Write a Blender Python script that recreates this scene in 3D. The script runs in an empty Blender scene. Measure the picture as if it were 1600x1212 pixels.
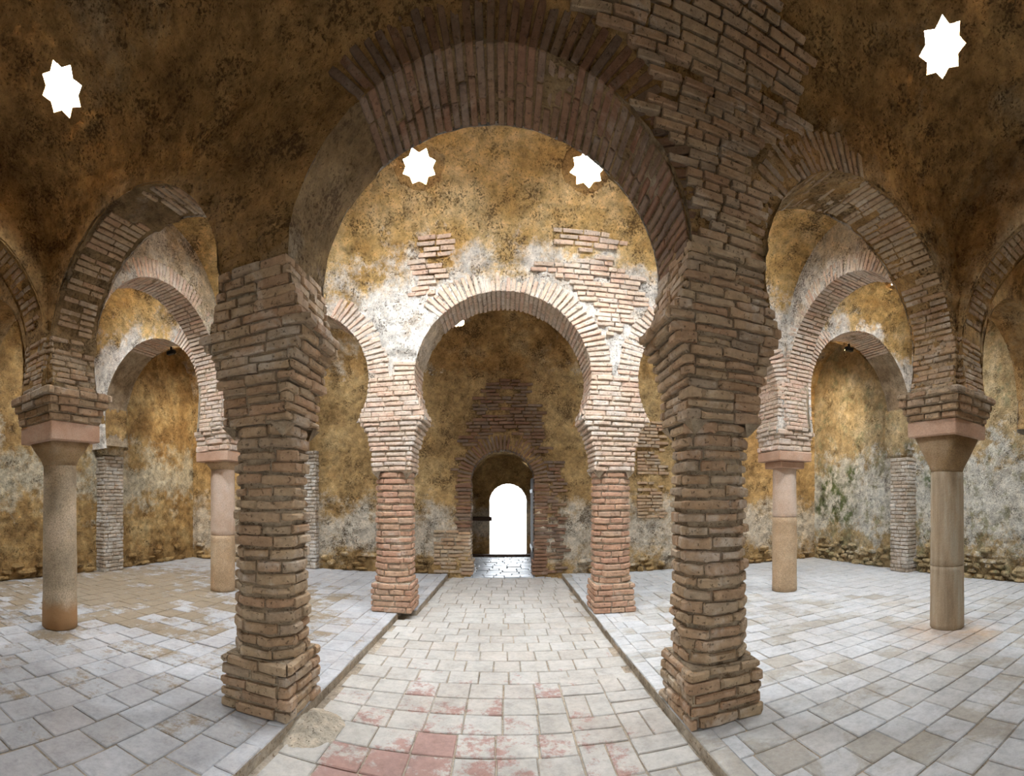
import bpy, math, random
from mathutils import Vector, Matrix, noise
R = random.Random(7)
PI = math.pi
scene = bpy.context.scene
COL = scene.collection

# ------------------------------------------------------------------ camera (stitched cylindrical panorama)
CAMZ, FPX, UX, HY = 1.587, 700.0, 787.0, 780.0
cd = bpy.data.cameras.new('camera'); cd.type = 'PANO'
cd.panorama_type = 'CENTRAL_CYLINDRICAL'
cd.central_cylindrical_range_u_min = -UX / FPX
cd.central_cylindrical_range_u_max = (1600 - UX) / FPX
cd.central_cylindrical_range_v_min = -(1212 - HY) / FPX
cd.central_cylindrical_range_v_max = HY / FPX
cd.central_cylindrical_radius = 1.0
cam = bpy.data.objects.new('camera', cd); COL.objects.link(cam)
cam.location = (0, 0, CAMZ); cam.rotation_euler = (PI / 2, 0, 0)
scene.camera = cam

# ------------------------------------------------------------------ world, exposure
STAR_L = 220.0          # radiance of the daylight behind each star opening
SKY_L = 4.0
w = bpy.data.worlds.new('sky'); scene.world = w; w.use_nodes = True
w.node_tree.nodes['Background'].inputs[0].default_value = (0.86, 0.93, 1.0, 1)
w.node_tree.nodes['Background'].inputs[1].default_value = SKY_L
scene.view_settings.view_transform = 'Standard'
scene.view_settings.look = 'None'
scene.view_settings.gamma = 1.0
scene.view_settings.use_curve_mapping = False
scene.view_settings.exposure = 1.08
scene.cycles.max_bounces = 10
scene.cycles.diffuse_bounces = 5
scene.cycles.use_adaptive_sampling = True
scene.cycles.adaptive_threshold = 0.03
scene.cycles.glossy_bounces = 2
scene.cycles.use_denoising = True
scene.cycles.sample_clamp_indirect = 6.0

# ------------------------------------------------------------------ layout (metres; camera stands at x=0,y=0)
D1, D2, YB = 3.08, 6.35, 9.5            # the two arcades and the back wall
HT, CT = 0.31, 0.22                     # half thickness of arcades and of cross walls
XW, YN = 7.9, -0.6                      # side walls, near wall
ROW = {1: dict(D=D1, xs=(-4.70, -1.75, 1.52, 4.69), zi=2.87),
       2: dict(D=D2, xs=(-4.60, -1.56, 1.54, 4.60), zi=2.74)}

class Arch:
    def __init__(s, c, rx, rz, zc, zi, axis, pos, th):
        s.c, s.rx, s.rz, s.zc, s.zi, s.axis, s.pos, s.th = c, rx, rz, zc, zi, axis, pos, th
        s.k = (1.0, 1.0)                 # how far the left and right foot turn inwards below the centre
    def ext(s, z, side=0):
        q = ((z - s.zc) / s.rz) ** 2
        if z < s.zc: q *= s.k[1] if side > 0 else s.k[0]
        return s.rx * math.sqrt(1 - q) if q < 1 else 0.0
    def phi0(s): return math.asin((s.zi - s.zc) / s.rz)
    def inside(s, a, z, grow=0.0):
        if z < s.zi - 0.2: return False
        if z < s.zc: return abs(a - s.c) < s.ext(z, a - s.c) + grow
        return ((a - s.c) / (s.rx + grow)) ** 2 + ((z - s.zc) / (s.rz + grow)) ** 2 < 1
    def snap(s, a, z):
        if z < s.zc: return s.c + math.copysign(s.ext(z, a - s.c), a - s.c), z
        da, dz = (a - s.c) / s.rx, (z - s.zc) / s.rz
        k = 1 / max(1e-4, math.hypot(da, dz))
        return s.c + da * k * s.rx, s.zc + dz * k * s.rz
    def at(s, ph, g=0.0):
        z = s.zc + s.rz * math.sin(ph)
        if math.sin(ph) < 0:
            c = math.cos(ph); return s.c + math.copysign(s.ext(z, c) + g, c), z
        return s.c + (s.rx + g) * math.cos(ph), s.zc + (s.rz + g) * math.sin(ph)

def row_arch(row, c, rx, rz, zc): r = ROW[row]; return Arch(c, rx, rz, zc, r['zi'], 'x', r['D'], HT)
A1L = row_arch(1, -3.22, 1.18, 1.13, 3.30); A1C = row_arch(1, -0.115, 1.33, 1.12, 3.30); A1R = row_arch(1, 3.115, 1.28, 1.14, 3.32)
A1LL = row_arch(1, -6.30, 1.22, 1.20, 3.36); A1RR = row_arch(1, 6.28, 1.24, 1.20, 3.36)
A2L = row_arch(2, -3.05, 1.17, 1.12, 3.28); A2C = row_arch(2, -0.01, 1.21, 1.12, 3.28); A2R = row_arch(2, 3.06, 1.19, 1.12, 3.28)
A2LL = row_arch(2, -6.17, 1.28, 1.24, 3.40); A2RR = row_arch(2, 6.32, 1.38, 1.34, 3.46)
ROW[1]['arches'] = [A1LL, A1L, A1C, A1R, A1RR]
ROW[2]['arches'] = [A2LL, A2L, A2C, A2R, A2RR]
def cross_arch(c, rx, rz, zc, zi, x): return Arch(c, rx, rz, zc, zi, 'y', x, CT)
X1L = cross_arch(1.24, 1.48, 1.28, 3.45, 2.87, -4.70); X1R = cross_arch(1.24, 1.48, 1.28, 3.45, 2.87, 4.69)
X2L = cross_arch(4.72, 1.29, 1.26, 3.46, 2.80, -4.65); X2R = cross_arch(4.72, 1.29, 1.28, 3.53, 2.80, 4.645)
X3L = cross_arch(7.93, 1.24, 1.26, 3.45, 2.74, -4.60); X3R = cross_arch(7.93, 1.24, 1.26, 3.45, 2.74, 4.60)

A2L.k = (.3, 1.0); A2R.k = (1.0, .3); A1L.k = (.7, 1.0); A1R.k = (1.0, .8)
for a_ in (A2LL, A2RR, X2L, X2R, X3L, X3R): a_.k = (.25, .25)
for a_ in (X1L, X1R, A1LL, A1RR): a_.k = (.4, .4)

class Aisle:                             # a barrel vault running along x
    def __init__(s, y0, y1, zs, rz): s.y0, s.y1, s.zs, s.rz = y0, y1, zs, rz; s.yc = (y0 + y1) / 2; s.h = (y1 - y0) / 2
    def zmax(s, y):
        k = 1 - ((y - s.yc) / s.h) ** 2
        return s.zs + s.rz * math.sqrt(max(k, 0))
    def y_at(s, z, side):                # surface y on the far (+1) or near (-1) side
        if z <= s.zs: return s.y1 if side > 0 else s.y0
        k = 1 - ((z - s.zs) / s.rz) ** 2
        return s.yc + side * s.h * math.sqrt(max(k, 0))
    def normal(s, y, z):
        if z <= s.zs: return Vector((0, -1 if y > s.yc else 1, 0))
        return -Vector((0, (y - s.yc) / s.h ** 2, (z - s.zs) / s.rz ** 2)).normalized()
V1 = Aisle(YN, D1 - HT, 4.45, 1.15); V2 = Aisle(D1 + HT, D2 - HT, 4.28, 1.34); V3 = Aisle(D2 + HT, YB, 4.25, 1.35)

def fray_lo(p, k=1.0): return k * (0.020 * noise.noise(p * 1.3) + 0.014 * noise.noise(p * 3.7 + Vector((3, 1, 7))))
def fray(p, k=1.0):                      # relief of hand-laid plaster and rubble, with gouges
    return fray_lo(p, k) + k * (0.017 * noise.noise(p * 9.1 + Vector((9, 4, 2))) + 0.012 * noise.noise(p * 19 + Vector((5, 8, 1)))
                                - 0.06 * max(0, noise.noise(p * 5.5 + Vector((1, 6, 3))) - .38))
def pix_dir(u, v):                       # direction of a photo pixel
    t = (u - UX) / FPX
    return Vector((math.sin(t), math.cos(t), (HY - v) / FPX))

# where bare brick shows on the faces towards the viewer (the plaster lies deeper there)
for a_ in ROW[1]['arches'] + ROW[2]['arches']: a_.ring = []
A1C.ring = [(52, 128)]; A1R.ring = [(100, 152)]; A2C.ring = [(0, 137), (166, 180)]; A2L.ring = [(0, 60), (150, 180)]; A2R.ring = [(0, 180)]
A2LL.ring = [(0, 112)]; A2RR.ring = [(60, 180)]
def reg_pr1(x, z):
    e = noise.noise(Vector((x * 1.2, z * 1.2, 5))) * .35
    return (.35 + e < x < 2.45 + e * .8 - max(0, z - 4.2) * .6)
def reg_r2(x, z):
    e = noise.noise(Vector((x * 1.6, z * 1.6, 9))) * .4
    if x < 0: return -1.2 < x < -.72 and 4.35 < z < 5.05
    if x > 1.95: return False
    if z > 4.75: return .62 + e * .5 < x < 1.7 + e and noise.noise(Vector((x * 2.2, z * 2.2, 1))) > -.25
    return x > .40 + e * .6
def recess(row, x, z):
    for a in ROW[row]['arches']:
        if a.ring and a.inside(x, z, .34) and z > a.zc - .05:
            d = math.degrees(math.atan2((z - a.zc) / a.rz, (x - a.c) / a.rx))
            if any(lo - 1 <= d <= hi + 1 for lo, hi in a.ring): return .022
    if z < 3.32 and any(abs(x - q) < .6 for q in ROW[row]['xs'][1:3]): return .03
    if row == 1 and 3.3 < z < 5.1 and reg_pr1(x, z): return .036
    if row == 2 and 3.35 < z < 5.15 and reg_r2(x, z): return .022
    return 0.0

# ------------------------------------------------------------------ materials
class NT:
    def __init__(s, name):
        s.m = bpy.data.materials.new(name); s.m.use_nodes = True; s.t = s.m.node_tree; s.n = s.t.nodes
        s.b = s.n['Principled BSDF']; s.pos = s.n.new('ShaderNodeNewGeometry').outputs['Position']
    def link(s, a, b): s.t.links.new(a, b)
    def noise(s, scale, detail=6, rough=.6, vec=None, dist=0.0):
        t = s.n.new('ShaderNodeTexNoise'); t.inputs['Scale'].default_value = scale; t.inputs['Detail'].default_value = detail
        t.inputs['Roughness'].default_value = rough; t.inputs['Distortion'].default_value = dist
        s.link(vec or s.pos, t.inputs['Vector']); return t.outputs['Fac']
    def ramp(s, fac, stops):
        r = s.n.new('ShaderNodeValToRGB'); s.link(fac, r.inputs[0]); e = r.color_ramp.elements
        while len(e) < len(stops): e.new(0.5)
        for k, (p, c) in enumerate(stops):
            e[k].position = p; e[k].color = (c, c, c, 1) if isinstance(c, (int, float)) else (*c, 1)
        return r.outputs[0]
    def mix(s, fac, a, b, mode='MIX'):
        m = s.n.new('ShaderNodeMix'); m.data_type = 'RGBA'; m.blend_type = mode
        for v, i in ((fac, 0), (a, 6), (b, 7)):
            if isinstance(v, (int, float)): m.inputs[i].default_value = v
            elif isinstance(v, tuple): m.inputs[i].default_value = (*v, 1)
            else: s.link(v, m.inputs[i])
        return m.outputs[2]
    def math(s, op, a, b=0.0):
        m = s.n.new('ShaderNodeMath'); m.operation = op
        for v, i in ((a, 0), (b, 1)):
            if isinstance(v, (int, float)): m.inputs[i].default_value = v
            else: s.link(v, m.inputs[i])
        return m.outputs[0]
    def ball(s, c, r):                   # 1 inside a ball, fading out: where a stain or growth sits
        d = s.n.new('ShaderNodeVectorMath'); d.operation = 'DISTANCE'; s.link(s.pos, d.inputs[0]); d.inputs[1].default_value = c
        return s.ramp(s.math('DIVIDE', d.outputs['Value'], r), [(0.2, 1.0), (1.0, 0.0)])
    def done(s, col, rough=.92, bump=None, strength=.5, dist=.02, spec=.25):
        s.link(col, s.b.inputs['Base Color']) if not isinstance(col, tuple) else setattr(s.b.inputs['Base Color'], 'default_value', (*col, 1))
        if isinstance(rough, (int, float)): s.b.inputs['Roughness'].default_value = rough
        else: s.link(rough, s.b.inputs['Roughness'])
        s.b.inputs['Specular IOR Level'].default_value = spec
        if bump is not None:
            b = s.n.new('ShaderNodeBump'); b.inputs['Strength'].default_value = strength; b.inputs['Distance'].default_value = dist
            s.link(bump, b.inputs['Height']); s.link(b.outputs[0], s.b.inputs['Normal'])
        return s.m

def plaster(name, cols, pit=(.10, .055, .022), pit_at=.40, lime=None, lime_at=.55, lime_scale=.8, scale=1.4, bump=.8, extra=None, stain=.7):
    t = NT(name)
    f = t.noise(scale, 9, .68)
    n = len(cols)
    c = t.ramp(f, [(.34 + .32 * k / (n - 1), cols[k]) for k in range(n)])
    if lime:
        lf = t.noise(lime_scale, 9, .7, dist=.3)
        c = t.mix(t.ramp(lf, [(lime_at - .05, 0.0), (lime_at + .06, 1.0)]), c, lime)
    if extra: c = extra(t, c)
    st = t.noise(2.6, 9, .75, dist=.5)
    c = t.mix(t.ramp(st, [(.32, stain), (.48, 0.0)]), c, t.mix(.75, pit, cols[0]))
    g = t.noise(7.0, 9, .8)
    c = t.mix(.9, c, t.ramp(g, [(.30, .34), (.5, 1.0), (.70, 1.6)]), 'MULTIPLY')
    p = t.noise(36.0, 6, .7, dist=.3)
    cl = t.noise(3.3, 5, .6)
    pm = t.ramp(t.math('ADD', p, t.math('MULTIPLY', t.math('SUBTRACT', cl, .5), .7)), [(pit_at - .06, 1.0), (pit_at + .04, 0.0)])
    c = t.mix(t.math('MULTIPLY', pm, .8), c, pit)
    p2 = t.ramp(t.noise(48, 3, .55, dist=.2), [(.33, 1.0), (.38, 0.0)])
    c = t.mix(t.math('MULTIPLY', p2, .7), c, pit)
    pm = t.math('MAXIMUM', pm, p2)
    h = t.math('ADD', t.math('ADD', t.noise(9, 8, .8), t.math('MULTIPLY', t.noise(30, 4, .7), .35)), t.math('MULTIPLY', pm, -.45))
    return t.done(c, .95, h, bump, .08)

def bricky(name, cols, rnd_cols, rand=.5, lime=(.62, .56, .48), lime_at=.60, bump=.6):
    t = NT(name)
    oi = t.n.new('ShaderNodeObjectInfo').outputs['Random']
    f = t.noise(3.0, 8, .65)
    n = len(cols)
    c = t.ramp(f, [(.34 + .32 * k / (n - 1), cols[k]) for k in range(n)])
    m = len(rnd_cols)
    rc = t.ramp(oi, [(k / (m - 1), rnd_cols[k]) for k in range(m)])
    c = t.mix(rand, c, rc)
    g = t.noise(16, 7, .7)
    c = t.mix(.8, c, t.ramp(g, [(.28, .62), (.5, 1.0), (.72, 1.3)]), 'MULTIPLY')
    c = t.mix(t.ramp(t.noise(2.2, 8, .7, dist=.4), [(lime_at - .06, 0.0), (lime_at + .1, .75)]), c, lime)
    p = t.noise(34, 3, .6)
    pm = t.ramp(p, [(.33, 1.0), (.40, 0.0)])
    c = t.mix(t.math('MULTIPLY', pm, .6), c, (.06, .04, .025))
    h = t.math('ADD', t.noise(22, 8, .7), t.math('MULTIPLY', pm, -.5))
    return t.done(c, .93, h, bump, .03)

M = {}
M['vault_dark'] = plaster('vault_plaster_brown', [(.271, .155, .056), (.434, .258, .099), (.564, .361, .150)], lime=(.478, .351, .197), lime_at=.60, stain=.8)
M['soffit_dark'] = plaster('dark_soffit_plaster', [(.17, .105, .05), (.27, .18, .085), (.36, .25, .13)], lime=(.36, .29, .20), lime_at=.58, stain=.7)  # darker, browner plaster for the undersides of two foremost arches
M['ochre'] = plaster('ochre_plaster', [(.276, .156, .055), (.460, .276, .101), (.570, .405, .202)], lime=(.607, .524, .405), lime_at=.57)
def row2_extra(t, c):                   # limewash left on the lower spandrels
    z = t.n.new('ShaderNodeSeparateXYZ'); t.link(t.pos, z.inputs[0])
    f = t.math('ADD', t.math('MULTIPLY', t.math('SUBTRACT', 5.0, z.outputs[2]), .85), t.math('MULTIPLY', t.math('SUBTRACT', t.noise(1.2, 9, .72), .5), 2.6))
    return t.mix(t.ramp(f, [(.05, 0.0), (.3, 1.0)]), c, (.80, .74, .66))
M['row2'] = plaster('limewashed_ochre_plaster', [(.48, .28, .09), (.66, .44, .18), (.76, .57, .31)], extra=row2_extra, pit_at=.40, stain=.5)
def wallR_extra(t, c):                  # grey lime remains and moss on the damp wall
    z = t.n.new('ShaderNodeSeparateXYZ'); t.link(t.pos, z.inputs[0])
    zz = z.outputs[2]
    band = t.math('SUBTRACT', 1.0, t.math('ABSOLUTE', t.math('DIVIDE', t.math('SUBTRACT', zz, 1.7), 1.5)))
    f = t.math('ADD', band, t.math('MULTIPLY', t.math('SUBTRACT', t.noise(1.9, 10, .78), .5), 3.4))
    c = t.mix(t.ramp(f, [(.25, 0.0), (.55, .9)]), c, (.76, .74, .66))
    mm = t.math('MULTIPLY', t.ramp(t.noise(3.1, 9, .75), [(.52, 0.0), (.60, 1.0)]), .75)
    c = t.mix(t.math('MULTIPLY', mm, t.ramp(zz, [(.02, 1.0), (1.0, 1.0)])), c, (.33, .31, .17))
    for ctr, r in (((7.8, 8.45, 1.35), .75), ((7.8, 8.9, 2.05), .55), ((7.8, 9.2, 1.4), .4), ((7.8, 8.0, 2.2), .4), ((7.8, 5.55, 2.0), .35)):
        mk = t.math('MULTIPLY', t.ball(ctr, r), t.ramp(t.noise(4.5, 8, .7), [(.44, 0.0), (.60, 1.0)]))
        c = t.mix(t.math('MINIMUM', t.math('MULTIPLY', mk, 1.7), .9), c, (.09, .125, .025))
    return c
M['wall_right'] = plaster('damp_lime_rubble', [(.36, .25, .12), (.54, .40, .21), (.66, .54, .34)], extra=wallR_extra, pit_at=.36, bump=1.0, stain=.3)
def wallL_extra(t, c):
    z = t.n.new('ShaderNodeSeparateXYZ'); t.link(t.pos, z.inputs[0])
    band = t.math('SUBTRACT', 1.0, t.math('ABSOLUTE', t.math('DIVIDE', t.math('SUBTRACT', z.outputs[2], 2.1), 1.5)))
    f = t.math('ADD', band, t.math('MULTIPLY', t.math('SUBTRACT', t.noise(1.3, 9, .75), .5), 3.2))
    c = t.mix(t.ramp(f, [(.5, 0.0), (.85, .8)]), c, (.70, .65, .50))
    return c
M['wall_left'] = plaster('earthy_rubble_plaster', [(.30, .17, .06), (.50, .32, .13), (.66, .49, .24)], extra=wallL_extra, pit_at=.37, bump=1.0, stain=.5)
def wallB_extra(t, c):
    z = t.n.new('ShaderNodeSeparateXYZ'); t.link(t.pos, z.inputs[0])
    band = t.math('SUBTRACT', 1.0, t.math('ABSOLUTE', t.math('DIVIDE', t.math('SUBTRACT', z.outputs[2], .9), 1.1)))
    f = t.math('ADD', band, t.math('MULTIPLY', t.math('SUBTRACT', t.noise(1.5, 9, .75), .5), 3.2))
    return t.mix(t.ramp(f, [(.35, 0.0), (.8, .85)]), c, (.68, .61, .50))
M['wall_back'] = plaster('brown_stained_plaster', [(.30, .18, .07), (.48, .31, .13), (.60, .42, .20)], extra=wallB_extra, pit_at=.39, bump=.9, stain=.5)
M['cross'] = plaster('grey_lime_plaster', [(.52, .38, .22), (.66, .53, .36), (.76, .68, .54)], lime=(.80, .76, .69), lime_at=.5, stain=.3)
M['mortar'] = plaster('sandy_mortar', [(.26, .19, .12), (.36, .28, .19), (.44, .36, .26)], pit_at=.36, bump=.6)
M['mortar_pale'] = plaster('pale_lime_mortar', [(.42, .33, .23), (.54, .45, .34), (.62, .55, .46)], pit_at=.36, bump=.6)
M['brick'] = bricky('weathered_brown_brick', [(.278, .179, .101), (.386, .270, .164), (.476, .358, .231)],
                    [(.378, .262, .160), (.413, .244, .151), (.413, .314, .202), (.323, .270, .218), (.458, .341, .218), (.360, .218, .139), (.431, .323, .202)])
M['brick_pale'] = bricky('pale_pink_brick', [(.46, .33, .23), (.58, .44, .33), (.64, .53, .42)],
                    [(.56, .42, .32), (.60, .38, .29), (.60, .49, .38), (.50, .44, .40), (.64, .52, .41), (.52, .33, .26)], lime=(.72, .67, .60))
M['brick_red'] = bricky('red_brick', [(.371, .221, .141), (.464, .294, .194), (.546, .377, .264)],
                    [(.474, .285, .185), (.433, .221, .150), (.515, .340, .220), (.474, .258, .176), (.453, .331, .238)], lime_at=.66)
M['brick_dark'] = bricky('dark_brown_brick', [(.133, .077, .044), (.192, .115, .068), (.259, .168, .102)],
                    [(.185, .108, .065), (.222, .098, .061), (.215, .147, .095), (.163, .126, .105), (.237, .126, .075)], lime=(.311, .252, .204))  # darker than the other bricks; lines the wide arch and the doorway
M['brick_grey'] = bricky('grey_pilaster_brick', [(.28, .23, .17), (.42, .36, .28), (.55, .50, .42)],
                    [(.36, .30, .23), (.44, .33, .25), (.48, .43, .36), (.33, .30, .27)], lime=(.68, .66, .62), lime_at=.55)

def tile_mat(name, cols, rnd_cols, stain, stain_at, stain2=None, rough=.75):
    t = NT(name)
    oi = t.n.new('ShaderNodeObjectInfo').outputs['Random']
    c = t.ramp(t.noise(2.0, 8, .65), [(.35, cols[0]), (.5, cols[1]), (.66, cols[2])])
    m = len(rnd_cols)
    c = t.mix(.5, c, t.ramp(oi, [(k / (m - 1), rnd_cols[k]) for k in range(m)]))
    c = t.mix(t.ramp(t.noise(.55, 9, .72, dist=.5), [(stain_at - .03, 0.0), (stain_at + .09, .85)]), c, stain)
    if stain2: c = stain2(t, c, oi)
    c = t.mix(.6, c, t.ramp(t.noise(22, 7, .75), [(.3, .72), (.5, 1.0), (.7, 1.2)]), 'MULTIPLY')
    c = t.mix(.7, c, t.ramp(t.noise(4.5, 9, .8), [(.3, .6), (.5, 1.0), (.7, 1.18)]), 'MULTIPLY')
    return t.done(c, rough, t.noise(30, 7, .7), .25, .015, .3)
def left_stain(t, c, oi):               # brown earth in and over the tiles of the dim corner
    f = t.math('ADD', t.ball((-6.3, 5.7, 0), 5.0), t.math('MULTIPLY', t.math('SUBTRACT', t.noise(2.6, 10, .82), .5), 3.2))
    f = t.math('ADD', f, t.math('MULTIPLY', t.math('SUBTRACT', oi, .5), .7))
    return t.mix(t.ramp(f, [(.36, 0.0), (.66, .88)]), c, (.23, .17, .10))
M['tile_left'] = tile_mat('grey_clay_tile', [(.331, .327, .331), (.386, .386, .391), (.451, .451, .460)],
                          [(.350, .345, .350), (.386, .359, .345), (.423, .428, .442), (.322, .308, .294), (.396, .400, .414)], (.265, .213, .162), .66, left_stain)
def right_stain(t, c, oi):
    f = t.math('ADD', t.math('MULTIPLY', t.math('SUBTRACT', oi, .5), .22), t.noise(1.3, 9, .75, dist=.6))
    c = t.mix(t.ramp(f, [(.53, 0.0), (.62, .7)]), c, (.31, .275, .22))
    d = t.math('MULTIPLY', t.ball((4.5, 2.9, 0), 1.3), t.noise(2.5, 7, .7))
    return t.mix(t.ramp(d, [(.25, 0.0), (.6, .7)]), c, (.42, .28, .17))
M['tile_right'] = tile_mat('pale_stone_tile', [(.380, .375, .366), (.456, .456, .451), (.541, .546, .551)],
                           [(.399, .399, .394), (.503, .508, .518), (.437, .418, .389), (.361, .347, .314), (.513, .518, .527)], (.332, .290, .228), .60, right_stain)
def red_wear(t, c, oi):                 # red tiles showing through the grey slip
    f = t.math('ADD', t.math('MULTIPLY', t.ball((-.25, 2.6, -.08), 1.75), .55), t.math('MULTIPLY', t.math('SUBTRACT', t.noise(6, 9, .8), .5), 1.7))
    f = t.math('ADD', f, t.math('MULTIPLY', t.math('SUBTRACT', oi, .5), .5))
    return t.mix(t.ramp(f, [(.36, 0.0), (.50, .8)]), c, (.31, .16, .13))
M['tile_mid'] = tile_mat('worn_corridor_tile', [(.352, .324, .282), (.429, .401, .352), (.493, .465, .422)],
                         [(.380, .352, .317), (.444, .422, .394), (.408, .359, .317), (.465, .451, .429)], (.296, .246, .190), .64, red_wear)
M['grout'] = plaster('floor_mortar', [(.26, .21, .15), (.34, .28, .21), (.42, .37, .30)], pit_at=.3, bump=.4)
M['sand'] = plaster('crumbled_mortar', [(.46, .38, .28), (.56, .48, .37), (.62, .56, .46)], pit_at=.22, bump=.7, stain=.2)
M['kerb'] = bricky('kerb_stone', [(.34, .25, .17), (.42, .33, .24), (.50, .42, .32)], [(.40, .30, .21), (.46, .36, .27), (.36, .27, .19)], lime_at=.7)

def stone_mat(name, cols, speck=.4, streak=False, rough=.7, low=None):
    t = NT(name)
    vec = t.pos
    if streak:
        mp = t.n.new('ShaderNodeMapping'); mp.inputs['Scale'].default_value = (3.5, 3.5, .35); t.link(t.pos, mp.inputs[0]); vec = mp.outputs[0]
    c = t.ramp(t.noise(2.0, 8, .65, vec), [(.34, cols[0]), (.5, cols[1]), (.66, cols[2])])
    c = t.mix(speck, c, t.ramp(t.noise(70, 3, .6), [(.35, .4), (.5, 1.0), (.65, 1.4)]), 'MULTIPLY')
    if low:
        z = t.n.new('ShaderNodeSeparateXYZ'); t.link(t.pos, z.inputs[0])
        f = t.math('ADD', z.outputs[2], t.math('MULTIPLY', t.math('SUBTRACT', t.noise(4, 7, .7), .5), low[1]))
        c = t.mix(t.ramp(t.math('SUBTRACT', f, low[0] - .5), [(.42, 1.0), (.58, 0.0)]), c, low[2])
    return t.done(c, rough, t.noise(26, 9, .75), .45, .02, .35)
M['granite'] = stone_mat('grey_granite', [(.336, .270, .189), (.448, .360, .249), (.582, .470, .344)], .6, low=(.3, .3, (.381, .220, .103)))
M['marble_brown'] = stone_mat('veined_brown_marble', [(.297, .220, .140), (.418, .330, .227), (.473, .429, .335)], .15, True)
M['pink_stone'] = stone_mat('pink_beige_stone', [(.50, .36, .26), (.58, .44, .34), (.62, .50, .41)], .25)
M['sandstone'] = stone_mat('rough_sandstone', [(.38, .26, .15), (.48, .34, .21), (.55, .42, .28)], .5)
M['capital'] = stone_mat('worn_brown_capital_stone', [(.22, .14, .07), (.34, .23, .12), (.44, .32, .20)], .4)
M['slab'] = stone_mat('pink_abacus_stone', [(.404, .243, .160), (.480, .306, .211), (.538, .378, .278)], .25)
t = NT('wet_paving'); M['wet'] = t.done(t.ramp(t.noise(3, 7, .6), [(.35, (.36, .38, .41)), (.65, (.55, .57, .60))]), .38, t.noise(9, 6, .6), .5, .03, .6)
t = NT('old_door_wood'); M['wood'] = t.done(t.ramp(t.noise(8, 6, .6), [(.3, (.03, .018, .012)), (.7, (.08, .045, .03))]), .8, t.noise(20, 5, .6), .3, .01)
t = NT('black_lamp_metal'); M['black'] = t.done((.012, .012, .012), .5)
t = NT('sunlit_plaster'); M['out'] = t.done(t.ramp(t.noise(2, 6, .6), [(.3, (.70, .68, .64)), (.7, (.82, .81, .78))]), .9)
t = NT('lamp_glass'); t.b.inputs['Emission Color'].default_value = (1, .72, .38, 1); t.b.inputs['Emission Strength'].default_value = 25; M['lampglass'] = t.m
t = NT('daylit_star_glass'); t.b.inputs['Base Color'].default_value = (.8, .85, .9, 1)
t.b.inputs['Emission Color'].default_value = (.86, .93, 1.0, 1); t.b.inputs['Emission Strength'].default_value = STAR_L; M['glass'] = t.m

# ------------------------------------------------------------------ object helpers
def link(o, parent=None):
    COL.objects.link(o)
    if parent is not None:
        o.parent = parent
        if parent.type == 'EMPTY': o.matrix_parent_inverse = Matrix.Translation(-parent.location)
    return o
def mesh_obj(name, verts, faces, mat, parent=None, smooth=True):
    me = bpy.data.meshes.new(name); me.from_pydata(verts, [], faces)
    me.polygons.foreach_set('use_smooth', [smooth] * len(me.polygons)); me.materials.append(M[mat] if isinstance(mat, str) else mat)
    return link(bpy.data.objects.new(name, me), parent)
def tag(o, label, cat, group=None):
    o['label'] = label; o['category'] = cat
    if group: o['group'] = group
    return o
def struct(o, label=None):
    o['kind'] = 'structure'
    if label: o['label'] = label
    return o
def thing(name, label, cat, loc, group=None):
    o = bpy.data.objects.new(name, None); COL.objects.link(o); o.location = loc; o.empty_display_size = .1
    return tag(o, label, cat, group)

class Buf:
    def __init__(s): s.v, s.f = [], []
    def add(s, v, f):
        n = len(s.v); s.v += v; s.f += [tuple(i + n for i in q) for q in f]
    def obj(s, name, mat, parent=None, smooth=True): return mesh_obj(name, s.v, s.f, mat, parent, smooth)

def chamfer_box(dx, dy, dz, b, jit, rng):
    """24-vertex box with bevelled edges, lightly uneven"""
    hx, hy, hz = dx / 2, dy / 2, dz / 2
    v, idx = [], {}
    for sx in (-1, 1):
        for sy in (-1, 1):
            for sz in (-1, 1):
                o = Vector((rng.uniform(-jit, jit), rng.uniform(-jit, jit), rng.uniform(-jit, jit)))
                for ax in range(3):
                    p = [sx * (hx - b), sy * (hy - b), sz * (hz - b)]
                    p[ax] = (sx, sy, sz)[ax] * (hx, hy, hz)[ax]
                    idx[sx, sy, sz, ax] = len(v); v.append(tuple(Vector(p) + o))
    f = []
    S = (-1, 1)
    for ax in range(3):
        a, c = [(1, 2), (2, 0), (0, 1)][ax]
        for s in S:
            q = []
            for (p_, q_) in ((-1, -1), (1, -1), (1, 1), (-1, 1)):
                k = [0, 0, 0]; k[ax] = s; k[a] = p_; k[c] = q_
                q.append(idx[(*k, ax)])
            f.append(tuple(q if s > 0 else q[::-1]))
    for ax in range(3):                  # edges running along ax
        a, c = [(1, 2), (2, 0), (0, 1)][ax]
        for sa in S:
            for sc in S:
                k0 = [0, 0, 0]; k0[ax] = -1; k0[a] = sa; k0[c] = sc
                k1 = list(k0); k1[ax] = 1
                q = [idx[(*k0, a)], idx[(*k1, a)], idx[(*k1, c)], idx[(*k0, c)]]
                f.append(tuple(q if sa * sc < 0 else q[::-1]))
    for sx in S:
        for sy in S:
            for sz in S:
                q = [idx[sx, sy, sz, 0], idx[sx, sy, sz, 1], idx[sx, sy, sz, 2]]
                f.append(tuple(q if sx * sy * sz > 0 else q[::-1]))
    return v, f
POOL = {}
def pool(kind, dims, b, jit, mat, n=6):
    key = (kind, mat)
    if key not in POOL:
        rng = random.Random(sum(map(ord, kind)))
        POOL[key] = []
        for k in range(n):
            v, f = chamfer_box(*dims, b, jit, rng)
            me = bpy.data.meshes.new(kind); me.from_pydata(v, [], f)
            me.materials.append(M[mat]); POOL[key].append(me)
    return POOL[key]
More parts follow.
